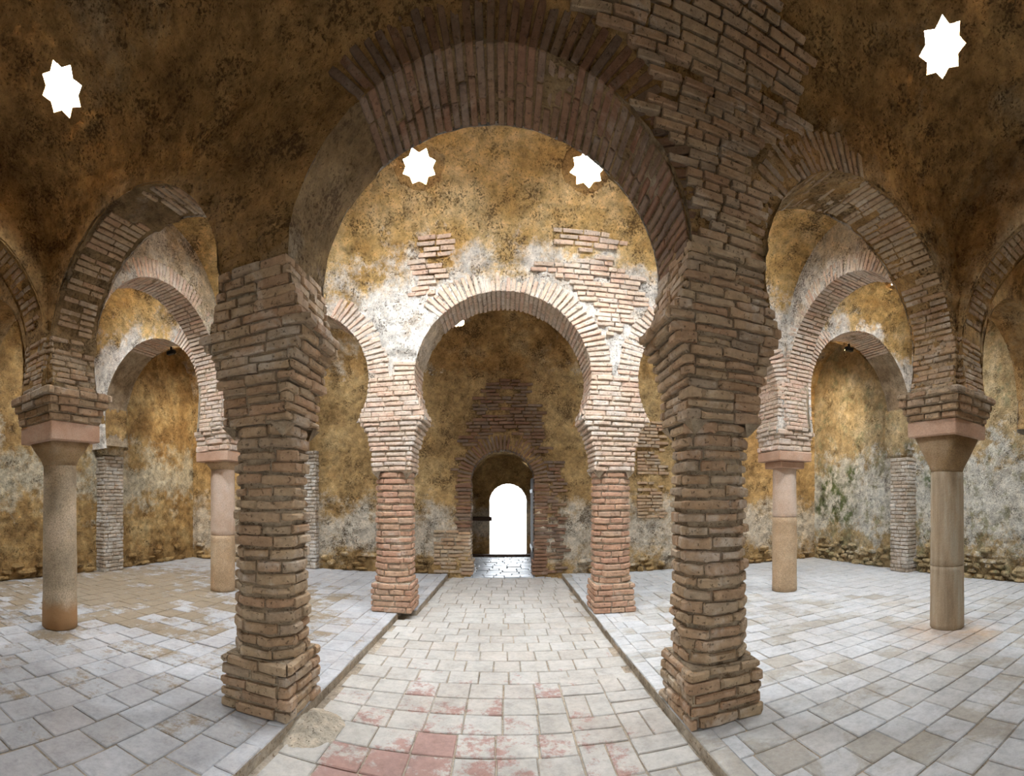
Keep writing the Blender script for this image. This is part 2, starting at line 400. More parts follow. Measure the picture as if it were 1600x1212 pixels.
def piece(name, me, mtx, parent):
    o = bpy.data.objects.new(name, me); link(o, parent); o.matrix_basis = mtx; return o
def frame(o, x, y, z, sx=1, sy=1, sz=1):
    m = Matrix.Identity(4)
    for i in range(3): m[i][0] = x[i] * sx; m[i][1] = y[i] * sy; m[i][2] = z[i] * sz; m[i][3] = o[i]
    return m

def sheet(P, N, nu, nv, holes, relief, flip=False):
    """Rectangular grid P(i,j); holes cut out with the rim moved onto the hole's outline; then roughened along N(p)."""
    pts = [[P(i, j) for j in range(nv)] for i in range(nu)]
    ins = [[None] * nv for _ in range(nu)]
    for i in range(nu):
        for j in range(nv):
            for h in holes:
                if h[0](pts[i][j]): ins[i][j] = h; break
    keep = [[ins[i][j] is None for j in range(nv)] for i in range(nu)]
    snapped = [[False] * nv for _ in range(nu)]
    for i in range(nu):
        for j in range(nv):
            if ins[i][j] is not None:
                for di in (-1, 0, 1):
                    for dj in (-1, 0, 1):
                        a, b = i + di, j + dj
                        if 0 <= a < nu and 0 <= b < nv and keep[a][b]: snapped[i][j] = True
    used, V, F = {}, [], []
    def vid(i, j):
        if (i, j) not in used:
            p = pts[i][j]
            if snapped[i][j]: p = ins[i][j][1](p)
            n = N(p); p = p + n * relief(p) * (0.35 if snapped[i][j] else 1.0)
            used[i, j] = len(V); V.append(tuple(p))
        return used[i, j]
    for i in range(nu - 1):
        for j in range(nv - 1):
            q = [(i, j), (i + 1, j), (i + 1, j + 1), (i, j + 1)]
            if all(keep[a][b] or snapped[a][b] for a, b in q) and any(keep[a][b] for a, b in q):
                f = [vid(a, b) for a, b in q]
                F.append(tuple(f[::-1] if flip else f))
    return V, F

# ------------------------------------------------------------------ star skylights
STARS = []                               # (centre, inward normal, aisle)
def star_by_pixel(aisle, u, v, sc=1.0):
    d = pix_dir(u, v); o = Vector((0, 0, CAMZ)); lo = None
    for k in range(40, 4000):
        p = o + d * (k * .004)
        if p.y > aisle.y0 + .3 and p.z > aisle.zs + .1 and p.z > aisle.zmax(p.y): lo = p; break
    STARS.append((lo, aisle.normal(lo.y, lo.z), aisle, sc))
def star_at(aisle, x, y):
    p = Vector((x, y, aisle.zmax(y))); STARS.append((p, aisle.normal(p.y, p.z), aisle, 1.0))
star_by_pixel(V1, 97, 140); star_by_pixel(V1, 1472, 76)
star_by_pixel(V3, 716, 505, .5); star_by_pixel(V2, 655, 260); star_by_pixel(V2, 918, 264)
for x in (-6.25, 6.25): star_at(V1, x, 1.4)
for x in (-1.0, 1.0): star_at(V2, x, 4.1)
for x in (-3.1, 3.1): star_at(V2, x, 4.1)
for x in (-6.2, 6.2): star_at(V2, x, 5.1); star_at(V2, x, 4.2)
for x in (-6.2, -3.1, 3.1, 6.2): star_at(V3, x, 7.7)
RS = .27
def star_holes(aisle):
    out = []
    for c, n, a, sc in STARS:
        if a is not aisle: continue
        RR = RS * sc
        def ins(p, c=c, n=n, RR=RR):
            d = p - c; return abs(d.x) < .5 and d.length < .5 and (d - n * d.dot(n)).length < RR
        def snp(p, c=c, n=n, RR=RR):
            d = p - c; t_ = d - n * d.dot(n); return c + n * d.dot(n) + t_ * (RR / max(1e-4, t_.length))
        out.append((ins, snp))
    return out
def skylight(k, c, n, sc):
    X = Vector((1, 0, 0)); Y = n.cross(X).normalized(); up = -n
    rng = random.Random(k)
    def pt(r, a, h): return tuple(c + X * (r * math.cos(a)) + Y * (r * math.sin(a)) + up * h)
    NS = 16
    rag = [rng.uniform(.3, 1.3) for _ in range(16)]
    def star_r(i): return (.215 if i % 2 == 0 else .158) if sc == 1 else .2 * sc * rag[i]
    rot = rng.uniform(-.1, .1) + PI / 16
    b = Buf(); rings = []
    base = []
    prof = [(RS + .07, .03), (RS + .03, -.012), (RS - .01, -.010)]
    for r, h in prof:
        rings.append([pt(r * sc + (rng.uniform(-.008, .008)), rot + 2 * PI * i / NS, h + rng.uniform(-.001, .001)) for i in range(NS)])
    for h in (-.008, .30):
        rings.append([pt(star_r(i) + rng.uniform(-.006, .006) * sc, rot + 2 * PI * i / NS, h) for i in range(NS)])
    v = [p for r in rings for p in r]
    f = [(a * NS + i, a * NS + (i + 1) % NS, (a + 1) * NS + (i + 1) % NS, (a + 1) * NS + i) for a in range(len(rings) - 1) for i in range(NS)]
    b.add(v, f)
    label = {0: 'white star skylight in the dark vault on the granite column side', 1: 'white star skylight in the dark vault on the veined marble column side',
             2: 'small ragged hole broken through the back vault', 3: 'bright star skylight in the middle vault above the small brick patch',
             4: 'bright star skylight in the middle vault above the broad bare brickwork'}.get(k, 'further star skylight high in the vaults')
    o = struct(b.obj('window_%d' % (k + 1), 'vault_dark', smooth=False), label)
    if k > 4: o['group'] = 'further star skylights'
    pv = [pt(0, 0, .16)] + [pt(star_r(i) + .004, rot + 2 * PI * i / NS, .16) for i in range(NS)]
    mesh_obj('pane', pv, [(0, 1 + i, 1 + (i + 1) % NS) for i in range(NS)], 'glass', o, False)
for k, (c, n, a, sc) in enumerate(STARS): skylight(k, c, n, sc)

# ------------------------------------------------------------------ vaults
STEP = .04
def row_holes(row, aisle, side):
    out = []
    for a in ROW[row]['arches']:
        def ins(p, a=a): return (p.y - aisle.yc) * side > 0 and a.inside(p.x, p.z, .012)
        def snp(p, a=a):
            x, z = a.snap(p.x, p.z); return Vector((x, p.y, z))
        out.append((ins, snp))
    return out
def build_vault(aisle, mat, label, holes, row=None, k=1.2):
    nu = int(2 * XW / STEP) + 1
    nv = 112
    def P(i, j):
        a = PI * j / (nv - 1)
        return Vector((-XW + 2 * XW * i / (nu - 1), aisle.yc + aisle.h * math.cos(a), aisle.zs + aisle.rz * math.sin(a)))
    v, f = sheet(P, lambda p: aisle.normal(p.y, p.z), nu, nv, holes + star_holes(aisle), lambda p: fray(p, k) - (recess(row, p.x, p.z) if row and p.y > aisle.yc and p.z < 5.2 else 0), True)
    return struct(mesh_obj('ceiling', v, f, mat), label)
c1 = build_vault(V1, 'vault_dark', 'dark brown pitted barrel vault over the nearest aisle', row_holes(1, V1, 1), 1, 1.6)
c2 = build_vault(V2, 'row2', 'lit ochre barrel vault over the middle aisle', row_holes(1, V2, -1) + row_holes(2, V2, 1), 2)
c3 = build_vault(V3, 'ochre', 'ochre barrel vault over the aisle by the back wall', row_holes(2, V3, -1))

# ------------------------------------------------------------------ arcade walls above the imposts
def wall_face(y, ny, z0, z1, holes, buf, x0=-XW, x1=XW, k=1.0, row=None):
    nu = int((x1 - x0) / .04) + 1; nv = int((z1 - z0) / .04) + 1
    def P(i, j): return Vector((x0 + (x1 - x0) * i / (nu - 1), y, z0 + (z1 - z0) * j / (nv - 1)))
    v, f = sheet(P, lambda p: Vector((0, ny, 0)), nu, nv, holes, lambda p: fray(p, k) - (recess(row, p.x, p.z) if row else 0), ny > 0)
    buf.add(v, f)
def arcade_wall(row, near, far, mats, names):
    r = ROW[row]
    outs = []
    for y, ny, aisle, side, mat, nm, lb in ((near.y1, -1, near, 1, mats[0], names[0][0], names[0][1]), (far.y0, 1, far, -1, mats[1], names[1][0], names[1][1])):
        b = Buf(); wall_face(y, ny, r['zi'] - .06, aisle.zs + .07, row_holes(row, aisle, side), b, k=1.6 if aisle is V1 else 1.2, row=row if ny < 0 else None)
        outs.append(struct(b.obj(nm, mat), lb))
    return outs
w1f, w1b = arcade_wall(1, V1, V2, ('vault_dark', 'row2'), (('wall_front_arcade', 'brown plastered arcade wall carried by the two foremost octagonal pillars'), ('wall_front_arcade_rear_face', 'rear face of the foremost arcade wall')))
w2f, w2b = arcade_wall(2, V2, V3, ('row2', 'ochre'), (('wall_rear_arcade', 'limewashed and brick arcade wall under the two bright stars'), ('wall_rear_arcade_rear_face', 'rear face of the second arcade wall')))

def soffit(a, parent, mat, off, ext):
    """curved underside of an arch; off lowers the mortar behind the brick faces"""
    p0 = a.phi0(); n = 70; m = 11
    V = []
    for i in range(n + 1):
        ph = p0 + (PI - 2 * p0) * i / n
        for j in range(m + 1):
            ex = ext(ph); d = -a.th - ex + (2 * a.th + 2 * ex) * j / m
            ax, z = a.at(ph)
            p = Vector((ax, a.pos + d, z)) if a.axis == 'x' else Vector((a.pos + d, ax, z))
            o = off(ph) if callable(off) else off
            g = o + fray(p * 1.4, .8)
            q = a.at(ph, g)
            V.append((q[0], a.pos + d, q[1]) if a.axis == 'x' else (a.pos + d, q[0], q[1]))
    F = [(i * (m + 1) + j, i * (m + 1) + j + 1, (i + 1) * (m + 1) + j + 1, (i + 1) * (m + 1) + j) for i in range(n) for j in range(m)]
    return mesh_obj('soffit', V, F, mat, parent)

def voussoirs(a, parent, mat, ranges, proud, seed, skip=0.0, step=.066, lr=.31, pier=None, split=True):
    rng = random.Random(seed)
    ph = 0.03; k = 0
    while ph < PI - .02:
        m = min(ph, PI - ph); t_ = min(1, m / 1.25); s = t_ * t_ * (3 - 2 * t_)
        tau = m * (.45 + .55 * s)
        tl = tau if ph < PI / 2 else PI - tau
        speed = math.hypot(a.rx * math.sin(ph), a.rz * math.cos(ph))
        k += 1
        if any(lo <= math.degrees(ph) <= hi for lo, hi in ranges):
            ax = a.c + a.rx * math.cos(ph); z = a.zc + a.rz * math.sin(ph)
            L = lr
            if pier is not None:
                av = (pier[1] - ax) if ph < PI / 2 else (ax - pier[0])
                L = min(lr, max(.12, (av - .008) / max(.2, math.cos(tau))))
            L *= rng.uniform(.96, 1.0) if L < lr else rng.uniform(.9, 1.03)
            d2 = Vector((math.cos(tl), math.sin(tl))); t2 = Vector((-math.sin(tl), math.cos(tl)))
            T = 2 * a.th + 2 * proud
            cut = T * rng.choice((.36, .42, .58, .64)) if split else T
            for y0, y1 in (((0, cut), (cut, T)) if split else ((0, T),)):
                if rng.random() < skip: continue
                dl = rng.uniform(-.008, .006)
                cc = Vector((ax, z)) + d2 * (L / 2 + dl); dep = -T / 2 + (y0 + y1) / 2 + rng.uniform(-.004, .004)
                yl = (y1 - y0) - .012
                if a.axis == 'x':
                    mt = frame((cc.x, a.pos + dep, cc.y), (d2.x, 0, d2.y), (0, 1, 0), (-t2.x, 0, -t2.y), L / .3, yl / .3, rng.uniform(.9, 1.06))
                else:
                    mt = frame((a.pos + dep, cc.x, cc.y), (0, d2.x, d2.y), (1, 0, 0), (0, t2.x, t2.y), L / .3, yl / .3, rng.uniform(.9, 1.06))
                piece('voussoir', rng.choice(pool('voussoir', (.3, .3, .052), .006, .004, mat)), mt, parent)
        ph += step / max(.3, speed * math.cos(m - tau))

def arch_thing(a, label, mat, mortar, ranges, proud, seed, plaster_off=None, pier=None, skip=0.0, name='horseshoe_arch', bare=(), **kw):
    loc = (a.c, a.pos, a.zi) if a.axis == 'x' else (a.pos, a.c, a.zi)
    t_ = thing(name, label, 'arch', loc, 'horseshoe arches of the bath hall')
    bpy.context.view_layer.update()
    def off(ph):
        d = math.degrees(ph)
        inb = any(lo - 1 <= d <= hi + 1 for lo, hi in ranges)
        if any(lo <= d <= hi for lo, hi in bare): return .012
        return .016 if inb or d < 2 or d > 178 else -.004
    soffit(a, t_, mortar, off if plaster_off is None else plaster_off, lambda ph: -.004 if proud > 0 and off(ph) > .013 else .014)
    voussoirs(a, t_, mat, ranges, proud, seed, skip, pier=pier, **kw)
    return t_
xs1, xs2 = ROW[1]['xs'], ROW[2]['xs']
ac = arch_thing(A1C, 'wide dark horseshoe arch spanning between the two foremost octagonal pillars', 'brick_dark', 'soffit_dark', [(52, 128)], .005, 11, pier=(xs1[1], xs1[2]), lr=.34, bare=[(2, 51)])
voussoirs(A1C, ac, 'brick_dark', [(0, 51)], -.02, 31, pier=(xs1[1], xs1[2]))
arch_thing(A1L, 'plastered horseshoe arch from foremost pillar to granite column on the earth-stained side', 'brick', 'soffit_dark', [(12, 78), (95, 168)], -.06, 12, pier=(xs1[0], xs1[1]), skip=.25)
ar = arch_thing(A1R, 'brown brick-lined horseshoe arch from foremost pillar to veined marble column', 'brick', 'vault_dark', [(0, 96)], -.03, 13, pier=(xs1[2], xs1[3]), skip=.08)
voussoirs(A1R, ar, 'brick', [(97, 152)], .005, 33, pier=(xs1[2], xs1[3]))
voussoirs(A1R, ar, 'brick', [(153, 180)], -.02, 34, pier=(xs1[2], xs1[3]))
arch_thing(A1LL, 'horseshoe arch beyond the granite column to the earthy side wall', 'brick', 'vault_dark', [], -.06, 14)
arch_thing(A1RR, 'horseshoe arch beyond the veined marble column to the mossy side wall', 'brick', 'vault_dark', [], -.06, 15)
arch_thing(A2C, 'pale brick horseshoe arch in front of the doorway, below the two bright stars', 'brick_pale', 'mortar_pale', [(0, 137), (168, 180)], .012, 16, pier=(xs2[1], xs2[2]))
arch_thing(A2L, 'brick horseshoe arch of second arcade towards the earth-stained corner', 'brick_pale', 'mortar_pale', [(0, 60), (150, 180)], .008, 17, pier=(xs2[0], xs2[1]))
arch_thing(A2R, 'brick horseshoe arch of second arcade towards the mossy corner', 'brick_pale', 'mortar_pale', [(0, 180)], .01, 18, pier=(xs2[2], xs2[3]))
arch_thing(A2LL, 'yellowish brick arch from sandstone column to earthy side wall with small lamp', 'brick_pale', 'mortar', [(0, 112)], .012, 19, lr=.27)
arch_thing(A2RR, 'pink brick arch from pink column to mossy side wall with small lamp', 'brick_pale', 'mortar', [(60, 180)], .012, 20, lr=.29)
arch_thing(X2L, 'cross arch over middle aisle between granite and sandstone columns', 'brick_pale', 'mortar', [(2, 178)], .012, 21, lr=.26)
arch_thing(X2R, 'cross arch over middle aisle between veined marble and pink columns', 'brick_pale', 'mortar', [(2, 178)], .012, 22, lr=.26)
arch_thing(X1L, 'plastered cross arch over nearest aisle springing from granite column', 'brick', 'vault_dark', [(10, 60)], -.05, 23, skip=.4)
arch_thing(X1R, 'plastered cross arch over nearest aisle springing from veined marble column', 'brick', 'vault_dark', [(10, 90)], -.05, 24, skip=.2)
arch_thing(X3L, 'cross arch over back aisle springing from sandstone column', 'brick', 'ochre', [], 0, 25)
arch_thing(X3R, 'cross arch over back aisle springing from pink column', 'brick', 'ochre', [], 0, 26)

def cross_wall(a, aisle, mat, name, label):
    b = Buf()
    y0, y1 = aisle.y0 - .03, aisle.y1 + .03
    for sx in (-1, 1):
        x = a.pos + sx * CT
        nu = int((y1 - y0) / .05) + 1; nv = 66; z0, z1 = a.zi - .06, aisle.zs + aisle.rz + .12
        def P(i, j): return Vector((x, y0 + (y1 - y0) * i / (nu - 1), z0 + (z1 - z0) * j / (nv - 1)))
        def ins(p): return a.inside(p.y, p.z, .012)
        def snp(p):
            y, z = a.snap(p.y, p.z); return Vector((p.x, y, z))
        v, f = sheet(P, lambda p: Vector((sx, 0, 0)), nu, nv, [(ins, snp)], lambda p: fray(p, .9), sx < 0)
        b.add(v, f)
    return struct(b.obj(name, mat), label)
cross_wall(X1L, V1, 'vault_dark', 'wall_cross_near_left', 'cross wall over the nearest aisle above the granite column')
cross_wall(X1R, V1, 'vault_dark', 'wall_cross_near_right', 'cross wall over the nearest aisle above the veined marble column')
cross_wall(X2L, V2, 'cross', 'wall_cross_middle_left', 'pale plastered cross wall over middle aisle towards the earthy side wall')
cross_wall(X2R, V2, 'cross', 'wall_cross_middle_right', 'pale plastered cross wall over middle aisle towards the mossy side wall')
cross_wall(X3L, V3, 'ochre', 'wall_cross_back_left', 'cross wall over the back aisle above the sandstone column')
cross_wall(X3R, V3, 'ochre', 'wall_cross_back_right', 'cross wall over the back aisle above the pink column')

# ------------------------------------------------------------------ outer walls
def plain_wall(P, N, nu, nv, holes, k, mat, name, label, flip):
    v, f = sheet(P, lambda p: N, nu, nv, holes, lambda p: fray(p, k) + .022 * k * abs(noise.noise(p * 5.3)) * (1.0 if p.z < 2.6 else .4), flip)
    return struct(mesh_obj(name, v, f, mat), label)
ZT = 5.75
wall_l = plain_wall(lambda i, j: Vector((-XW, YN - .1 + i * .055, -.12 + j * .055)), Vector((1, 0, 0)), 187, 108, [], 1.3, 'wall_left', 'wall_left', 'earthy ochre rubble side wall with dark stains', False)
wall_r = plain_wall(lambda i, j: Vector((XW, YN - .1 + i * .055, -.12 + j * .055)), Vector((-1, 0, 0)), 187, 108, [], 1.3, 'wall_right', 'wall_right', 'damp whitish rubble side wall with green moss', True)
DC, DH, DZ = -.02, .68, 1.97            # doorway centre, half width, springing height
def d_in(p): return abs(p.x - DC) < DH and p.z < DZ or (p.z >= DZ and math.hypot(p.x - DC, p.z - DZ) < DH)
def d_sn(p):
    if p.z < DZ: return Vector((DC + math.copysign(DH, p.x - DC), p.y, p.z))
    d = Vector((p.x - DC, 0, p.z - DZ)); d = d * (DH / max(1e-4, d.length)); return Vector((DC + d.x, p.y, DZ + d.z))
wall_b = plain_wall(lambda i, j: Vector((-XW - .05 + i * .055, YB, -.12 + j * .055)), Vector((0, -1, 0)), 292, 90, [(d_in, d_sn)], 1.3, 'wall_back', 'wall_back', 'brown stained back wall around the arched doorway', False)
wall_n = plain_wall(lambda i, j: Vector((-XW - .05 + i * .11, YN, -.12 + j * .11)), Vector((0, 1, 0)), 147, 45, [(d_in, d_sn)], 1.5, 'wall_back', 'wall_near', 'plastered wall with the entrance behind the viewer', True)

# ------------------------------------------------------------------ brick courses following an outline
def rounded(pts, c):
    out = []; n = len(pts)
    for i in range(n):
        p, a, b = Vector(pts[i]), Vector(pts[i - 1]), Vector(pts[(i + 1) % n])
        out += [p + (a - p).normalized() * min(c, (a - p).length * .4), p + (b - p).normalized() * min(c, (b - p).length * .4)]
    return out
def rect(cx, cy, hx, hy): return [(cx - hx, cy - hy), (cx + hx, cy - hy), (cx + hx, cy + hy), (cx - hx, cy + hy)]
def octo(cx, cy, h, c): return [(cx - h + c, cy - h), (cx + h - c, cy - h), (cx + h, cy - h + c), (cx + h, cy + h - c), (cx + h - c, cy + h), (cx - h + c, cy + h), (cx - h, cy + h - c), (cx - h, cy - h + c)]
def plus(cx, cy, xl, xr, yn, yf, hx, hy):   # cross-shaped pier: arms along x (half width hy) and along y (half width hx)
    return [(cx - hx, cy - yn), (cx + hx, cy - yn), (cx + hx, cy - hy), (cx + xr, cy - hy), (cx + xr, cy + hy), (cx + hx, cy + hy),
            (cx + hx, cy + yf), (cx - hx, cy + yf), (cx - hx, cy + hy), (cx - xl, cy + hy), (cx - xl, cy - hy), (cx - hx, cy - hy)]
def course(outline, z0, z1, parent, mat, rng, L=.27, depth=.10, bev=.011, gap=.014, rough=.006, round_c=.018, slope=0.0, skip=0.0, name='brick'):
    P = rounded(outline, round_c) if round_c else [Vector(p) for p in outline]
    n = len(P); seg = [(P[(i + 1) % n] - P[i]).length for i in range(n)]
    cum = [0]
    for s in seg: cum.append(cum[-1] + s)
    tot = cum[-1]
    nrm = []
    for i in range(n):
        e0 = (P[i] - P[i - 1]).normalized(); e1 = (P[(i + 1) % n] - P[i]).normalized()
        m = Vector((e0.y + e1.y, -e0.x - e1.x)).normalized(); k = m.dot(Vector((e1.y, -e1.x))); nrm.append(m / max(.5, k))
    def at(s):
        s %= tot
        for i in range(n):
            if s <= cum[i + 1] + 1e-9:
                e = (P[(i + 1) % n] - P[i]).normalized(); return P[i] + e * (s - cum[i]), Vector((e.y, -e.x))
        return P[0], nrm[0]
    cnt = max(3, round(tot / L)); st = rng.uniform(0, tot); js = [st + tot * (k + rng.uniform(-.22, .22)) / cnt for k in range(cnt)]
    js.append(js[0] + tot)
    for k in range(cnt):
        if rng.random() < skip: continue
        a, b = js[k] + gap / 2, js[k + 1] - gap / 2
        if b - a < .04: continue
        e = .018; ss = [(a, -bev), (a + e, 0)]
        inner = []
        for rep in (0, 1, 2):
            for i in range(n):
                s = cum[i] + rep * tot
                if a + e * 1.3 < s < b - e * 1.3: inner.append((s, i))
        inner.sort()
        smp = [(at(a), -bev), (at(a + e), 0)] + [((P[i], nrm[i]), 0) for s, i in inner] + [(at(b - e), 0), (at(b), -bev)]
        if not inner: smp.insert(2, (at((a + b) / 2), 0))
        dz0, dz1, df = rng.uniform(-rough, rough), rng.uniform(-rough, rough), rng.uniform(-rough, rough * 1.6)
        V, F = [], []
        for (p, nn), off in smp:
            w0, w1, w2 = (rng.uniform(-rough, rough) for _ in range(3))
            o = off + df
            za, zb = z0 + dz0 + w0 * .7, z1 + dz1 + w1 * .7
            for z, q in ((za, o - bev), (za + bev, o + w2 - slope), (zb - bev, o + w2 * .6), (zb, o - bev), (zb, -depth), (za, -depth)):
                x = p + nn * q; V.append((x.x, x.y, z))
        m = len(smp)
        for i in range(m - 1):
            for j in range(6): F.append((i * 6 + j, (i + 1) * 6 + j, (i + 1) * 6 + (j + 1) % 6, i * 6 + (j + 1) % 6))
        F += [tuple(range(5, -1, -1)), tuple((m - 1) * 6 + j for j in range(6))]
        mesh_obj(name, V, F, mat, parent, False)
def prism(buf, outline, z0, z1, inset):
    P = [Vector(p) for p in outline]; n = len(P); Q = []
    for i in range(n):
        e0 = (P[i] - P[i - 1]).normalized(); e1 = (P[(i + 1) % n] - P[i]).normalized()
        m = Vector((e0.y + e1.y, -e0.x - e1.x)).normalized(); k = m.dot(Vector((e1.y, -e1.x))); Q.append(P[i] - m * (inset / max(.4, k)))
    v = [(q.x, q.y, z0) for q in Q] + [(q.x, q.y, z1) for q in Q]
    f = [(i, (i + 1) % n, n + (i + 1) % n, n + i) for i in range(n)] + [tuple(range(n - 1, -1, -1)), tuple(range(n, 2 * n))]
    buf.add(v, f)

def pillar(row, k, label, mats, core_mat, seed):
    r = ROW[row]; cx, cy = r['xs'][k], r['D']; rng = random.Random(seed)
    zi = r['zi']; al, ar = r['arches'][k], r['arches'][k + 1]
    t_ = thing('brick_pillar', label, 'pillar', (cx, cy, 0), 'octagonal brick pillars')
    bpy.context.view_layer.update()
    plan = []                            # (outline, z0, z1, material, slope)
    zb, zo = .41, (2.14 if row == 1 else 1.98)
    nb = 5
    for i in range(nb):
        h = .295 - .002 * i; plan.append((rect(cx, cy, h, h), zb * i / nb, zb * (i + 1) / nb, mats[0], .02, .25))
    ns = 19 if row == 1 else 17
    for i in range(ns):
        h = .266 + rng.uniform(-.006, .006) - .006 * i / ns
        plan.append((octo(cx, cy, h, .135), zb + (zo - zb) * i / ns, zb + (zo - zb) * (i + 1) / ns, mats[1], .027, .3))
    nc = 10 if row == 1 else 11
    zc0 = zo
    hx = [.290, .290, .293, .297, .325, .340, .352, .385, .425, .465] if row == 1 else [.285, .288, .290, .295, .30, .325, .345, .35, .385, .43, .475]
    hy = [.285, .287, .290, .292, .300, .305, .310, .318, .325, .335] if row == 1 else [.283, .285, .288, .29, .295, .305, .31, .315, .32, .33, .34]
    for i in range(nc):
        plan.append((rect(cx, cy, hx[i], hy[i]), zc0 + (zi - zc0) * i / nc, zc0 + (zi - zc0) * (i + 1) / nc, mats[2], .016, .28))
    ztop = max(al.zc, ar.zc) + .02; npier = round((ztop - zi) / .072)
    for i in range(npier):
        z0 = zi + (ztop - zi) * i / npier; z1 = zi + (ztop - zi) * (i + 1) / npier; zm = (z0 + z1) / 2
        xl, xr = (al.c + al.ext(zm, 1)), (ar.c - ar.ext(zm, -1))
        plan.append((rect((xl + xr) / 2, cy, (xr - xl) / 2 + .004, HT + .012), z0, z1, mats[3], .012, .27))
    core = Buf()
    for q, (o, z0, z1, m, g, L) in enumerate(plan):
        nm = 'base_brick' if q < nb else 'shaft_brick' if q < nb + ns else 'capital_brick' if q < nb + ns + nc else 'pier_brick'
        course(o, z0 + g * .5, z1 - g * .5, t_, m, rng, L=L, slope=0.0, name=nm, bev=.011 if row == 1 else .009, rough=.010 if row == 1 else .006)
        prism(core, o, z0, z1, .030 if row == 1 else .022)
    # corner stops where the square base and capital turn into the octagon
    h, c = .285, .135
    for sx in (-1, 1):
        for sy in (-1, 1):
            for zt, zz in ((zo, zo - .10),):
                p = [(cx + sx * h, cy + sy * (h - c)), (cx + sx * (h - c), cy + sy * h), (cx + sx * h, cy + sy * h)]
                q = (cx + sx * (h - c * .55), cy + sy * (h - c * .55))
                v = [(*a, zt) for a in p] + [(q[0], q[1], zz)]
                s = sx * sy * (1 if zz > zt else -1)
                f = [(0, 2, 1), (0, 1, 3), (1, 2, 3), (2, 0, 3)] if s > 0 else [(0, 1, 2), (1, 0, 3), (2, 1, 3), (0, 2, 3)]
                mesh_obj('corner_stop', v, f, core_mat, t_, False)
    core.obj('mortar_core', core_mat, t_, False)
    return t_
pillar(1, 1, 'thick octagonal brick pillar, plastered above, beside rubble on the kerb', ('brick',) * 4, 'mortar', 101)
pillar(1, 2, 'thick octagonal brick pillar with bare brick fanning into the vault above', ('brick',) * 4, 'mortar', 102)
pillar(2, 1, 'slender reddish octagonal brick pillar of second arcade under limewashed plaster', ('brick_red', 'brick_red', 'brick_pale', 'brick_pale'), 'mortar_pale', 103)
pillar(2, 2, 'slender reddish octagonal brick pillar of second arcade under bare brick wall', ('brick_red', 'brick_red', 'brick_pale', 'brick_pale'), 'mortar_pale', 104)

# ------------------------------------------------------------------ stone columns
def lathe(prof, cx, cy, n, mat, name, parent, seed, wob=.004):
    V, F = [], []
    for (z, r) in prof:
        for i in range(n):
            a = 2 * PI * i / n; p = Vector((math.cos(a) * 3, math.sin(a) * 3, z * 4 + seed))
            rr = r * (1 + wob * 4 * noise.noise(p)) + wob * noise.noise(p * 4)
            V.append((cx + rr * math.cos(a), cy + rr * math.sin(a), z))
    m = len(prof)
    for j in range(m - 1):
        for i in range(n): F.append((j * n + i, j * n + (i + 1) % n, (j + 1) * n + (i + 1) % n, (j + 1) * n + i))
    F += [tuple(range(n - 1, -1, -1)), tuple((m - 1) * n + i for i in range(n))]
    return mesh_obj(name, V, F, mat, parent)
def drum(z0, z1, r0, r1, k=14, ease=.012):
    pr = [(z0, r0 - ease), (z0 + ease, r0)]
    pr += [(z0 + ease + (z1 - z0 - 2 * ease) * i / k, r0 + (r1 - r0) * i / k) for i in range(1, k + 1)]
    return pr + [(z1, r1 - ease)]
def square_loft(cx, cy, levels, mat, name, parent, n=40):
    """levels: (z, half, squareness 0 round .. 1 square)"""
    V, F = [], []
    for z, h, q in levels:
        for i in range(n):
            a = 2 * PI * i / n; c, s = math.cos(a), math.sin(a)
            k = 1 / max(abs(c), abs(s)); k = 1 + (min(k, 1.36) - 1) * q
            p = Vector((c * 4, s * 4, z * 5)); j = .006 * noise.noise(p)
            V.append((cx + (h + j) * c * k, cy + (h + j) * s * k, z))
    m = len(levels)
    for j in range(m - 1):
        for i in range(n): F.append((j * n + i, j * n + (i + 1) % n, (j + 1) * n + (i + 1) % n, (j + 1) * n + i))
    F += [tuple(range(n - 1, -1, -1)), tuple((m - 1) * n + i for i in range(n))]
    return mesh_obj(name, V, F, mat, parent, True)
def slab(cx, cy, hx, hy, z0, z1, mat, name, parent, b=.012):
    v, f = chamfer_box(2 * hx, 2 * hy, z1 - z0, b, .003, R)
    return mesh_obj(name, [(x + cx, y + cy, z + (z0 + z1) / 2) for x, y, z in v], f, mat, parent, False)
